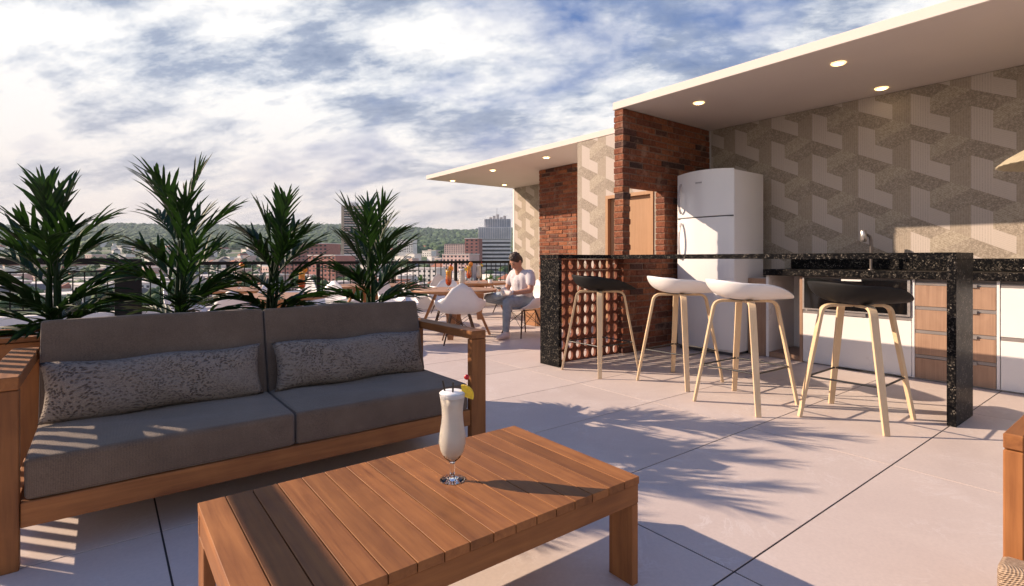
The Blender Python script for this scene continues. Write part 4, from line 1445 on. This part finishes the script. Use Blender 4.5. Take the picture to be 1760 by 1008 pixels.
def make_chair():
    root = empty('armchair_white')
    nphi, nr = 44, 12
    z0 = 0.375
    v, f = [(0.02, 0, z0 - 0.012)], []
    def outline(a):
        # a = 0 front, pi back
        c = math.cos(a)
        pts = [(0, 0.235, -0.012), (35, 0.255, 0.000), (58, 0.290, 0.055), (78, 0.325, 0.160), (118, 0.325, 0.165), (138, 0.300, 0.205), (158, 0.280, 0.335), (180, 0.272, 0.392)]
        d_ = abs(math.degrees(math.atan2(math.sin(a), c)))
        for (a0, r0, h0), (a1, r1, h1) in zip(pts, pts[1:]):
            if d_ <= a1:
                t = (d_ - a0) / (a1 - a0)
                t = t * t * (3 - 2 * t)
                return r0 + (r1 - r0) * t, h0 + (h1 - h0) * t
        return pts[-1][1:]
    for j in range(1, nr + 1):
        r = j / nr
        for k in range(nphi):
            a = 2 * math.pi * k / nphi
            R_, h_ = outline(a)
            rr = 1 - (1 - r) ** 2.0
            sq = 1 / max(abs(math.cos(a)), abs(math.sin(a))) ** 0.22
            v.append((math.cos(a) * R_ * rr * sq * (1.0 if math.cos(a) > 0 else 1.0), math.sin(a) * R_ * rr * sq, z0 - 0.012 * (1 - r) + h_ * r ** 2.6))
    for k in range(nphi):
        f.append((0, 1 + k, 1 + (k + 1) % nphi))
    for j in range(nr - 1):
        a0 = 1 + j * nphi
        for k in range(nphi):
            f.append((a0 + k, a0 + nphi + k, a0 + nphi + (k + 1) % nphi, a0 + (k + 1) % nphi))
    o = MB().add(v, f, True).build('seat_shell', M['shell_white'], root)
    m_ = o.modifiers.new('wall', 'SOLIDIFY'); m_.thickness = 0.009; m_.offset = 1
    for sx_, sy_ in ((1, 1), (1, -1), (-1, -1), (-1, 1)):
        MB().tube([(0.22 * sx_, 0.215 * sy_, 0.0), (0.115 * sx_, 0.115 * sy_, 0.355)], [0.009, 0.0135], 10).build('leg', M['dark_wood'], root)
    for a, b_ in (((1, 1), (1, -1)), ((-1, 1), (-1, -1)), ((1, 1), (-1, 1)), ((1, -1), (-1, -1))):
        MB().tube([(0.185 * a[0], 0.182 * a[1], 0.12), (0.12 * b_[0], 0.12 * b_[1], 0.335)], 0.0035, 6).tube([(0.185 * b_[0], 0.182 * b_[1], 0.12), (0.12 * a[0], 0.12 * a[1], 0.335)], 0.0035, 6).build('wire_brace', M['rod_black'], root)
    MB().box(-0.125, -0.125, 0.350, 0.125, -0.105, 0.360).box(-0.125, 0.105, 0.350, 0.125, 0.125, 0.360).build('mount', M['rod_black'], root)
    return root


tb = make_table()
GT = 'round wooden dining tables'
TABLES = {'near': (3.88, 6.35), 'left': (1.55, 6.50), 'backleft': (1.55, 8.25), 'backmid': (3.45, 8.25), 'back': (5.45, 8.05)}
tb.location = (3.88, 6.35, 0); tb.rotation_euler = (0, 0, R(8))
tag(tb, 'round wooden table with splayed plank legs nearest the seated man', 'table', GT)
for key, lab, rz in (('left', 'round wooden table half hidden behind the third palm', 20), ('backleft', 'round wooden table far back at the railing, behind the left palms', 5),
                     ('backmid', 'round wooden table far back, behind the rightmost palm', 30), ('back', 'round wooden table far back at the railing beyond the seated man', 12)):
    tag(dup(tb, (*TABLES[key], 0), R(rz), lab, GT), cat='table')
ch = make_chair()
GC = 'white shell armchairs on the dining terrace'
ch.location = (3.56, 5.68, 0); ch.rotation_euler = (0, 0, R(62))
tag(ch, 'white shell armchair with its back to the camera at the near table', 'chair', GC)
MANC = (4.60, 5.70)
chairs = [(MANC[0], MANC[1], 181, 'white shell armchair the man sits in'),
          (4.25, 7.12, -118, 'white shell armchair on the far right side of the near table'),
          (3.42, 7.10, -55, 'white shell armchair on the far left side of the near table'),
          (2.72, 6.10, 160, 'white shell armchair just behind the right end of the sofa'),
          (2.22, 6.95, -150, 'white shell armchair right of the table behind the third palm'),
          (1.75, 7.30, -100, 'white shell armchair beyond the table behind the third palm'),
          (1.10, 5.75, 55, 'white shell armchair near side of the table behind the third palm'),
          (0.78, 6.75, -10, 'white shell armchair left of the table behind the second palm'),
          (6.25, 8.20, 190, 'white shell armchair by the end wall at the far table'),
          (5.25, 8.85, -80, 'white shell armchair at the railing behind the far table'),
          (2.35, 8.55, -160, 'white shell armchair right of the far left table')]
for x, y, a, lab in chairs:
    tag(dup(ch, (x, y, 0), R(a), lab, GC), cat='chair')

HD = 0.6345
def tz(u, z):
    p = at_depth(u, z)
    return (p.x, p.y, HD)
GD = 'cocktails on the dining tables'
hurricane('sunset', 'orange-red layered cocktail on the near dining table', tz(771, 7.15), 1.0, 'orange', 0, GD)
hurricane('milk', 'creamy white cocktail on the near dining table', tz(794, 7.05), 1.0, 'pine', 0, GD)
hurricane('sunset', 'orange layered cocktail on the far table beyond the man', tz(806, 9.5), 1.1, 'orange', 0, GD)
hurricane('milk', 'creamy white cocktail on the far table beyond the man', tz(823, 9.5), 1.1, 'pine', 0, GD)
hurricane('milk', 'creamy cocktail with orange slice between the second and third palm', tz(411, 7.6), 1.1, 'orange', 0, GD)
hurricane('sunset', 'orange layered cocktail between the third and fourth palm', tz(519, 6.3), 1.0, 'orange', 0, GD)


def pot_plant(loc, label):
    root = empty('table_plant', (0, 0, 0), 0, label, 'plant', 'small potted plants on the dining tables')
    MB().lathe([(0.035, 0), (0.048, 0.07), (0.045, 0.07), (0.040, 0.055), (0.0005, 0.055)], 20, cap1=False).build('pot', M['shell_white'], root)
    rs = random.Random(int(loc[0] * 100))
    mb = MB()
    for k in range(34):
        a, t = rs.uniform(0, 6.28), rs.uniform(0.1, 1.2)
        d_ = Vector((math.cos(a) * math.sin(t), math.sin(a) * math.sin(t), math.cos(t)))
        blade(mb, Vector((0, 0, 0.055)) + d_ * 0.01, d_, Vector((0, 0, 1)) + d_ * 0.3, rs.uniform(0.06, 0.12), 0.02, 0.5, 4)
    mb.build('foliage', M['leaf_bright'], root)
    root.location = loc
M['leaf_bright'] = plain('herb_leaf', (0.10, 0.22, 0.035), 0.6, var=0.35, scale=40)
pot_plant(tz(843, 9.2), 'small green plant in a white pot on the far table')
pot_plant(tz(723, 8.6), 'small green plant in a white pot left on the middle far table')

# low wooden box bench by the brick pier
E = empty('box_bench', (5.9, 6.95, 0), 0, 'low wooden box bench behind the seated man', 'bench')
for j in range(5):
    piece('board', 5.35, 6.30 + j * 0.062, 0.262, 6.50, 6.30 + j * 0.062 + 0.058, 0.290, M['oak_x'], E, 0.002)
for j in range(4):
    piece('board', 5.36, 6.31, 0.004 + j * 0.064, 6.49, 6.33, 0.004 + j * 0.064 + 0.060, M['oak_x'], E, 0.002)
    piece('board', 5.352, 6.332, 0.004 + j * 0.064, 5.372, 6.60, 0.004 + j * 0.064 + 0.060, M['oak_y'], E, 0.002)

# ------------------------------------------------------------------ the seated man
def fuse(o, voxel, it=3):
    m_ = o.modifiers.new('fuse', 'REMESH'); m_.mode = 'VOXEL'; m_.voxel_size = voxel; m_.use_smooth_shade = True
    s_ = o.modifiers.new('soften', 'SMOOTH'); s_.factor = 0.5; s_.iterations = it
    return o


man = empty('person', (0, 0, 0), 0, 'man in pale t-shirt and jeans looking at a phone, legs crossed', 'person')
def chain(mb, pts):
    for (p, r), (q, s) in zip(pts, pts[1:]):
        mb.capsule(p, q, r, s, 14, 4)
body = MB()
chain(body, [((0.055, 0, 0.86), 0.060), ((0.085, 0, 0.94), 0.052)])                        # neck
HM = Euler((0, R(38), 0)).to_matrix()                                                       # head bowed
HC_ = Vector((0.128, 0.0, 1.025))
body.ball(HC_, (0.088, 0.074, 0.105), 20, 14, HM)
body.ball(HC_ + HM @ Vector((0.035, 0, -0.060)), (0.052, 0.050, 0.050), 16, 10, HM)          # jaw
chain(body, [(HC_ + HM @ Vector((0.080, 0, 0.005)), 0.012), (HC_ + HM @ Vector((0.098, 0, -0.030)), 0.016)])  # nose
for s in (-1, 1):
    body.ball(HC_ + HM @ Vector((-0.005, 0.074 * s, -0.010)), (0.020, 0.010, 0.028), 10, 8, HM)  # ears
    body.ball(HC_ + HM @ Vector((0.078, 0.030 * s, 0.022)), (0.014, 0.022, 0.010), 10, 6, HM)    # brow
    chain(body, [((0.030, 0.190 * s, 0.800), 0.046), ((0.070, 0.232 * s, 0.660), 0.041), ((0.085, 0.236 * s, 0.635), 0.038), ((0.230, 0.130 * s, 0.605), 0.031), ((0.318, 0.058 * s, 0.610), 0.024)])
    palm_ = Vector((0.352, 0.040 * s, 0.612))
    chain(body, [((0.318, 0.058 * s, 0.610), 0.024), (palm_, 0.025)])
    for k, (dy, ln) in enumerate(((0.018, 0.052), (0.006, 0.058), (-0.007, 0.054), (-0.019, 0.044))):
        b0 = palm_ + Vector((0.012, s * dy, 0.006))
        b1 = b0 + Vector((ln * 0.65, -s * 0.014, 0.008))
        chain(body, [(b0, 0.0085), (b1, 0.0078), (b1 + Vector((ln * 0.15, -s * 0.012, 0.020)), 0.0068)])
    chain(body, [(palm_ + Vector((-0.010, -s * 0.012, 0.012)), 0.010), (palm_ + Vector((0.018, -s * 0.022, 0.030)), 0.0085), (palm_ + Vector((0.042, -s * 0.016, 0.036)), 0.0072)])
fuse(body.build('body', M['skin'], man), 0.0065)
sh = MB()
chain(sh, [((-0.015, 0, 0.50), 0.132), ((0.0, 0, 0.62), 0.124), ((0.02, 0, 0.74), 0.128)])
for s in (-1, 1):
    chain(sh, [((0.0, 0.055 * s, 0.52), 0.112), ((0.012, 0.062 * s, 0.66), 0.104), ((0.028, 0.080 * s, 0.79), 0.098)])
    chain(sh, [((0.04, 0.0, 0.842), 0.068), ((0.018, 0.155 * s, 0.842), 0.072), ((0.034, 0.198 * s, 0.785), 0.068), ((0.046, 0.214 * s, 0.735), 0.064)])
fuse(sh.build('shirt', M['shirt'], man), 0.010, 4)
jn = MB()
chain(jn, [((-0.02, -0.07, 0.475), 0.118), ((-0.02, 0.07, 0.475), 0.118)])
chain(jn, [((0.0, 0.085, 0.470), 0.102), ((0.20, 0.110, 0.475), 0.086), ((0.385, 0.120, 0.470), 0.068), ((0.395, 0.115, 0.30), 0.058), ((0.400, 0.105, 0.115), 0.044)])
chain(jn, [((0.0, -0.085, 0.470), 0.102), ((0.18, -0.235, 0.495), 0.084), ((0.325, -0.345, 0.512), 0.066), ((0.370, -0.150, 0.545), 0.058), ((0.395, 0.055, 0.585), 0.046)])
fuse(jn.build('jeans', M['jeans'], man), 0.010, 3)
hr = MB()
hr.ball(HC_ + HM @ Vector((-0.012, 0, 0.022)), (0.090, 0.081, 0.096), 22, 14, HM)
hr.ball(HC_ + HM @ Vector((-0.035, 0, 0.000)), (0.070, 0.079, 0.085), 18, 12, HM)
for k in range(26):
    a, t = k * 2.4, 0.25 + 0.9 * (k / 26)
    d_ = Vector((math.cos(a) * math.sin(t), math.sin(a) * math.sin(t), math.cos(t)))
    hr.ball(HC_ + HM @ (Vector((-0.014, 0, 0.022)) + Vector((d_.x * 0.086, d_.y * 0.078, d_.z * 0.094))), 0.017, 8, 6)
fuse(hr.build('hair', M['hair'], man), 0.007, 2)
fc = MB()
for s in (-1, 1):
    fc.ball(HC_ + HM @ Vector((0.082, 0.030 * s, 0.004)), (0.006, 0.013, 0.006), 8, 6, HM)
    fc.ball(HC_ + HM @ Vector((0.084, 0.031 * s, 0.030)), (0.006, 0.020, 0.005), 8, 6, HM)
fc.build('eyes', M['hair'], man)
MB().ball(HC_ + HM @ Vector((0.083, 0, -0.062)), (0.008, 0.024, 0.006), 10, 6, HM).build('mouth', plain('lips', (0.36, 0.13, 0.10), 0.5), man)
sw = MB().tube([(0.268, 0.098, 0.6075), (0.284, 0.086, 0.6085)], 0.0325, 14).build('wristwatch', M['shell_white'], man)
for nm, p, tdir in (('shoe', Vector((0.405, 0.105, 0.0)), Vector((1, 0.12, 0))), ('shoe', Vector((0.40, 0.105, 0.565)), Vector((0.25, 0.95, 0.12)))):
    sm_ = MB()
    td = tdir.normalized()
    upv = Vector((0, 0, 1)) if p.z < 0.1 else Vector((0.25, -0.1, 0.9)).normalized()
    sm_.capsule(p - td * 0.03 + upv * 0.045, p + td * 0.06 + upv * 0.045, 0.044, 0.042)
    sm_.capsule(p + td * 0.06 + upv * 0.040, p + td * 0.155 + upv * 0.030, 0.040, 0.029)
    sm_.capsule(p - td * 0.02 + upv * 0.08, p + upv * 0.095, 0.043, 0.038)
    fuse(sm_.build(nm, M['shoe'], man), 0.008, 2)
man.location = (MANC[0] - 0.01, MANC[1], 0.0)
man.rotation_euler = (0, 0, R(184))
ph = piece('phone', -0.038, -0.0045, -0.072, 0.038, 0.0045, 0.072, M['phone'], None, 0.004, 2)
ph.location = Vector(man.location) + Matrix.Rotation(R(184), 3, 'Z') @ Vector((0.395, 0.0, 0.648))
ph.rotation_euler = Euler((R(0), R(0), R(184 + 90)))
ph.rotation_euler = (Matrix.Rotation(R(184), 3, 'Z') @ Matrix.Rotation(R(90), 3, 'Z') @ Matrix.Rotation(R(62), 3, 'X')).to_euler()
tag(ph, 'dark phone held in both hands by the seated man', 'phone')

# ================================================================== THE TOWN IN THE VALLEY
M['t_white'] = plain('town_white', (0.80, 0.76, 0.73), 0.8, var=0.12, scale=0.15)
M['t_cream'] = plain('town_cream', (0.68, 0.59, 0.52), 0.8, var=0.12, scale=0.15)
M['t_pink'] = plain('town_pink', (0.62, 0.44, 0.40), 0.8, var=0.12, scale=0.15)
M['t_grey'] = plain('town_grey', (0.42, 0.42, 0.45), 0.8, var=0.12, scale=0.15)
M['t_red'] = plain('town_brick', (0.36, 0.155, 0.13), 0.85, var=0.15, scale=0.3)
M['t_tan'] = plain('town_tan', (0.55, 0.42, 0.31), 0.85, var=0.1, scale=0.2)
M['r_red'] = plain('tile_roof_red', (0.36, 0.14, 0.085), 0.85, var=0.2, scale=0.4)
M['r_dark'] = plain('shingle_roof_dark', (0.16, 0.145, 0.145), 0.85, var=0.2, scale=0.4)
M['r_pale'] = plain('flat_roof_pale', (0.74, 0.69, 0.66), 0.85, var=0.15, scale=0.3)
M['t_glass'] = plain('far_window', (0.035, 0.042, 0.052), 0.25, var=0.2, scale=0.3)


def town_frame(u, depth):
    p = at_depth(u, depth)
    return p, ground_z(p.x, p.y)


def far_box(name, sx_, sy_, z0, z1, mt, parent, cx=0.0, cy=0.0):
    o = MB().box(cx - sx_ / 2, cy - sy_ / 2, z0, cx + sx_ / 2, cy + sy_ / 2, z1).build(name, mt, parent)
    return o


# tall residential tower
p, gz = town_frame(611, 700)
E = empty('tower_block', (p.x, p.y, gz - 1), -YAW + R(14), 'tall tan residential tower with red and white balconies behind the rightmost palm', 'building')
Wt, Dt, Ht = 35, 14, 70.5 - (gz - 1)
far_box('wall', Wt, Dt, 0, Ht, M['t_tan'], E)
nfl = int(Ht // 3.2)
bal_r = MB().box(-Wt * 0.40, -1.6, -0.6, Wt * 0.40, 0, 0.45).mesh('balcony'); bal_r.materials.append(M['t_pink'])
bal_w = MB().box(-Wt * 0.40, -1.6, -0.6, Wt * 0.40, 0, 0.45).mesh('balcony'); bal_w.materials.append(M['t_white'])
win = MB().box(-1.7, -0.12, -0.8, 1.7, 0.1, 0.9).mesh('window'); win.materials.append(M['t_glass'])
for k in range(1, nfl):
    o = link('balcony', bal_r if (k * 7) % 3 else bal_w, None, E, (0, -Dt / 2 - 0.01, k * 3.2))
    for j in range(8):
        link('window', win, None, E, (-Wt * 0.35 + j * Wt * 0.10, -Dt / 2 - 0.05, k * 3.2 + 1.35))
far_box('roof_house', 12, 8, Ht, Ht + 4.5, M['t_white'], E, -2)
MB().tube([(0, 0, Ht + 4.4), (0, 0, Ht + 18)], 0.35, 6).build('antenna', M['t_grey'], E)

# striped white office block
p, gz = town_frame(851, 600)
E = empty('office_block', (p.x, p.y, gz - 1), -YAW - R(3), 'white office block with dark window bands beside the end wall', 'building')
Wt, Dt, Ht = 36, 22, 36.5 - (gz - 1)
far_box('wall', Wt - 1.2, Dt - 1.2, 0, Ht - 12, M['t_glass'], E)
k = 0
z = 0.0
while z < Ht - 13:
    far_box('spandrel_band', Wt, Dt, z, z + 2.2, M['t_white'], E)
    z += 4.3
far_box('attic', Wt, Dt, Ht - 14, Ht - 0.2, M['t_white'], E)
fin = MB().box(-0.35, -0.5, Ht - 13.4, 0.35, 0.0, Ht - 1).mesh('fin'); fin.materials.append(M['t_grey'])
for j in range(18):
    link('fin', fin, None, E, (-Wt / 2 + 1 + j * 2, -Dt / 2 - 0.02, 0))
far_box('penthouse', Wt * 0.8, Dt * 0.7, Ht - 0.2, Ht + 9, M['t_grey'], E, 3)
for j in range(10):
    far_box('fin', 0.5, 0.5, Ht, Ht + 9, M['t_white'], E, -10 + j * 2.6, -Dt * 0.35 - 0.3)
for j in range(5):
    far_box('roof_plant', 3, 3, Ht + 9, Ht + 11.5 + (j % 3) * 1.6, M['t_cream'], E, -5 + j * 4)
MB().tube([(2, 0, Ht + 9), (2, 0, Ht + 22)], 0.3, 6).build('antenna', M['t_grey'], E)


def block(name, u, depth, wpx, top_y, mt, label, rz=0, dpx=None, floors=True, roof=None, low=None):
    p, gz = town_frame(u, depth)
    W_ = wpx / 909 * depth
    H_ = EYE + (445 - top_y) / 909 * depth - (gz - 1)
    D_ = (dpx or wpx * 0.6) / 909 * depth
    E = empty(name, (p.x, p.y, gz - 1), -YAW + rz - R(24), label, 'building')
    far_box('wall', W_, D_, 0, H_, mt, E)
    far_box('roof', W_ + 0.8, D_ + 0.8, H_, H_ + 0.7, roof or M['r_pale'], E)
    if floors:
        nf = max(1, int((H_ - 1) // 3.4))
        nw = max(3, int(W_ // 4.2))
        nd = max(2, int(D_ // 4.2))
        wm = MB().box(-1.1, -0.08, -0.75, 1.1, 0.1, 0.75).mesh('window'); wm.materials.append(M['t_glass'])
        wd = MB().box(-0.08, -1.1, -0.75, 0.1, 1.1, 0.75).mesh('window'); wd.materials.append(M['t_glass'])
        f0 = max(0, nf - 7)
        for k in range(f0, nf):
            for j in range(nw):
                link('window', wm, None, E, (-W_ / 2 + (j + 0.5) * W_ / nw, -D_ / 2 - 0.02, H_ - (nf - k) * 3.4 + 1.6))
            for j in range(nd):
                link('window', wd, None, E, (-W_ / 2 - 0.02, -D_ / 2 + (j + 0.5) * D_ / nd, H_ - (nf - k) * 3.4 + 1.6))
    return E
block('brick_block', 545, 520, 66, 420, M['t_red'], 'red brick apartment block just left of the tall tower', R(10))
block('brick_block', 500, 470, 60, 452, M['t_red'], 'lower red brick block between the third palm and the tall tower', R(6))
block('brick_block', 570, 430, 70, 440, M['t_red'], 'red brick block below the tall tower', R(-8))
block('brick_block', 814, 560, 26, 411, M['t_red'], 'narrow red brick tower left of the striped office block', R(4))
block('brick_block', 792, 500, 56, 438, M['t_pink'], 'long pink block with pale roof above the railing', R(-6), 30)
block('warehouse', 160, 285, 120, 505, M['t_grey'], 'large grey flat building seen through the left railing', R(-12), 60)
block('warehouse', 240, 330, 110, 486, M['t_white'], 'long white building beyond the black pillar', R(8), 50)
block('warehouse', 60, 340, 100, 488, M['t_cream'], 'cream flat-roofed block behind the leftmost palm', R(-4), 50)
block('warehouse', 410, 380, 90, 480, M['t_white'], 'white flat block seen between the second and third palm', R(12), 50, roof=M['r_red'])
block('warehouse', 730, 420, 80, 462, M['t_white'], 'white block straight below the railing right of the last palm', R(-5), 40)
block('warehouse', 655, 360, 90, 482, M['t_pink'], 'pink low block below the railing behind the last palm', R(9), 40, roof=M['r_red'])
block('hall', 700, 1000, 30, 413, M['t_white'], 'pale long hall on the slope right of the tall tower', R(5), 14)
block('hall', 785, 900, 40, 420, M['t_pink'], 'pink hall with turret on the wooded slope', R(0), 16, roof=M['r_dark'])

# houses: six prototypes, each repeated
def house_proto(wm, rm, flat, W_, D_, H_):
    root = empty('house')
    far_box('wall', W_, D_, 0, H_, wm, root)
    if flat:
        far_box('roof', W_ + 0.6, D_ + 0.6, H_, H_ + 0.6, rm, root)
    else:
        hw, hd, rh = W_ / 2 + 0.5, D_ / 2 + 0.5, D_ * 0.32
        MB().add([(-hw, -hd, H_), (hw, -hd, H_), (hw, hd, H_), (-hw, hd, H_), (-hw + hd * 0.4, 0, H_ + rh), (hw - hd * 0.4, 0, H_ + rh)],
                 [(0, 1, 5, 4), (1, 2, 5), (2, 3, 4, 5), (3, 0, 4), (3, 2, 1, 0)]).build('roof', rm, root)
    wn = MB()
    nw = max(2, int(W_ // 3.6))
    rows = max(1, int(H_ // 3.1))
    me = MB().box(-0.75, -0.06, -0.65, 0.75, 0.08, 0.65).mesh('window'); me.materials.append(M['t_glass'])
    for r in range(rows):
        for j in range(nw):
            link('window', me, None, root, (-W_ / 2 + (j + 0.5) * W_ / nw, -D_ / 2 - 0.02, 1.7 + r * 3.1))
    return root
protos = [(house_proto(M['t_white'], M['r_red'], False, 13, 10, 7), 'white house with red hipped roof in the valley', 'white houses with red roofs'),
          (house_proto(M['t_cream'], M['r_dark'], False, 12, 9, 6.5), 'cream house with dark hipped roof in the valley', 'cream houses with dark roofs'),
          (house_proto(M['t_white'], M['r_pale'], True, 18, 12, 9), 'white flat-roofed building in the valley', 'white flat-roofed buildings'),
          (house_proto(M['t_pink'], M['r_pale'], True, 16, 12, 10), 'pink flat-roofed building in the valley', 'pink flat-roofed buildings'),
          (house_proto(M['t_white'], M['r_dark'], False, 11, 9, 6), 'white house with dark hipped roof in the valley', 'white houses with dark roofs'),
          (house_proto(M['t_grey'], M['r_pale'], True, 24, 13, 8), 'grey flat-roofed building in the valley', 'grey flat-roofed buildings')]
used = set()
hs = random.Random(23)
spots = []
def put_house(x, y, s=1.0):
    for (a, b_) in spots:
        if (a - x) ** 2 + (b_ - y) ** 2 < 18 ** 2:
            return
    spots.append((x, y))
    i = hs.choice((0, 0, 1, 2, 2, 2, 3, 3, 4, 4, 5))
    pr, lab, grp = protos[i]
    loc = (x, y, ground_z(x, y) - 0.6)
    dz_ = x * FWD.x + y * FWD.y
    uu = 880 + 909 * (x * RGT.x + y * RGT.y) / dz_
    zone = next(t for lim, t in ((190, 'behind the leftmost palm'), (255, 'by the black pillar'), (400, 'behind the second palm'), (540, 'behind the third palm'), (585, 'left of the tall tower'),
                                 (700, 'behind the rightmost palm'), (780, 'right of the rightmost palm'), (9999, 'left of the striped office')) if uu < lim)
    dist = next(t for lim, t in ((420, 'just beyond the railing'), (620, 'in the near town'), (900, 'in mid valley'), (1300, 'on the far valley side'), (9999, 'on the wooded slope')) if dz_ < lim)
    lab = lab.replace(' in the valley', ' ' + zone + ', ' + dist)
    rz = -YAW + R(hs.choice((-62, -50, -40, -32, -26, 52)))
    if i not in used:
        used.add(i)
        pr.location = loc; pr.rotation_euler = (0, 0, rz)
        tag(pr, lab, 'house', grp)
    else:
        tag(dup(pr, loc, rz, lab, grp, s), cat='house')
for dmin, dmax, cnt in ((280, 400, 120), (400, 560, 110), (560, 900, 90), (900, 1300, 60), (1300, 1800, 26)):
    for _ in range(cnt):
        dd = hs.uniform(dmin, dmax)
        u = hs.uniform(-30, 880)
        p = at_depth(u, dd)
        put_house(p.x, p.y, hs.uniform(0.9, 1.35))


# ------------------------------------------------------------------ trees between the houses and the wooded hills
def f_treetop(n, b):
    c = wpos(n)
    a = n.noise(c, 0.05, 3, 0.6)
    g = n.noise(c, 0.5, 4, 0.7)
    k = n.m('ADD', n.m('MULTIPLY', a, 0.6), n.m('MULTIPLY', g, 0.4))
    n.put(b.inputs['Base Color'], n.ramp(k, [(0.32, (0.022, 0.055, 0.020)), (0.5, (0.045, 0.095, 0.030)), (0.70, (0.105, 0.160, 0.048))]))
    b.inputs['Roughness'].default_value = 0.9
M['treetop'] = mat('treetops', f_treetop)


def ico(sub):
    bm = bmesh.new()
    bmesh.ops.create_icosphere(bm, subdivisions=sub, radius=1)
    v = np.array([p.co[:] for p in bm.verts]); f = np.array([[q.index for q in fc.verts] for fc in bm.faces])
    bm.free()
    return v, f
I1, I2 = ico(1), ico(2)


def canopy(name, pts, sub, jit, label):
    """crowns of many trees seen as one mass: lumpy clumps, several to a crown"""
    bv, bf = (I1, I2)[sub - 1]
    V, F = [], []
    o = 0
    for (x, y, z, r, hgt) in pts:
        k = bv * (1 + rng.normal(0, jit, (len(bv), 1)))
        V.append(k * np.array([r, r, hgt]) + np.array([x, y, z]))
        F.append(bf + o)
        o += len(bv)
    V = np.concatenate(V); F = np.concatenate(F)
    me = bpy.data.meshes.new(name)
    me.vertices.add(len(V)); me.vertices.foreach_set('co', V.ravel())
    me.loops.add(F.size); me.loops.foreach_set('vertex_index', F.ravel())
    me.polygons.add(len(F)); me.polygons.foreach_set('loop_start', np.arange(0, F.size, 3)); me.polygons.foreach_set('loop_total', np.full(len(F), 3))
    me.update(); me.validate()
    return tag(link(name, me, M['treetop']), label, 'trees', kind='stuff')
pts = []
for _ in range(900):
    dd = 260 * (1900 / 260) ** hs.random()
    u = hs.uniform(-60, 890)
    p = at_depth(u, dd)
    if any((a - p.x) ** 2 + (b_ - p.y) ** 2 < 9 ** 2 for a, b_ in spots):
        continue
    gz = ground_z(p.x, p.y)
    R0 = hs.uniform(3.0, 6.0)
    for k in range(5 if dd < 700 else 3):
        q = (p.x + hs.uniform(-1, 1) * R0 * 0.8, p.y + hs.uniform(-1, 1) * R0 * 0.8)
        rr = R0 * hs.uniform(0.45, 0.8)
        pts.append((q[0], q[1], gz + R0 * hs.uniform(0.6, 1.5), rr, rr * hs.uniform(0.8, 1.1)))
canopy('town_trees', pts, 2, 0.16, 'green treetops between the houses of the valley')
pts = []
for _ in range(15000):
    dd = math.sqrt(hs.uniform(1250 ** 2, 3500 ** 2))
    u = hs.uniform(-120, 900)
    p = at_depth(u, dd)
    if dd < 1700 and hs.random() < 0.35:
        continue
    gz = ground_z(p.x, p.y)
    rr = hs.uniform(8, 17)
    pts.append((p.x, p.y, gz + rr * 0.35, rr, rr * hs.uniform(0.6, 1.0)))
canopy('hill_forest', pts, 1, 0.2, 'dense green forest covering the far hills')


# ------------------------------------------------------------------ summer haze over the valley
def f_haze():
    m = bpy.data.materials.new('thin_haze')
    m.use_nodes = True
    n = N(m.node_tree)
    v = n.new('ShaderNodeVolumePrincipled')
    v.inputs['Color'].default_value = (0.72, 0.84, 1.0, 1)
    v.inputs['Density'].default_value = 0.000078
    v.inputs['Anisotropy'].default_value = 0.2
    o = n.new('ShaderNodeOutputMaterial')
    m.node_tree.links.new(v.outputs[0], o.inputs['Volume'])
    return m
hz_ = MB().box(-13000, -13000, -140, 13000, 13000, 330).build('haze', f_haze())
tag(hz_, 'thin pale blue haze over the valley', 'haze', kind='stuff')
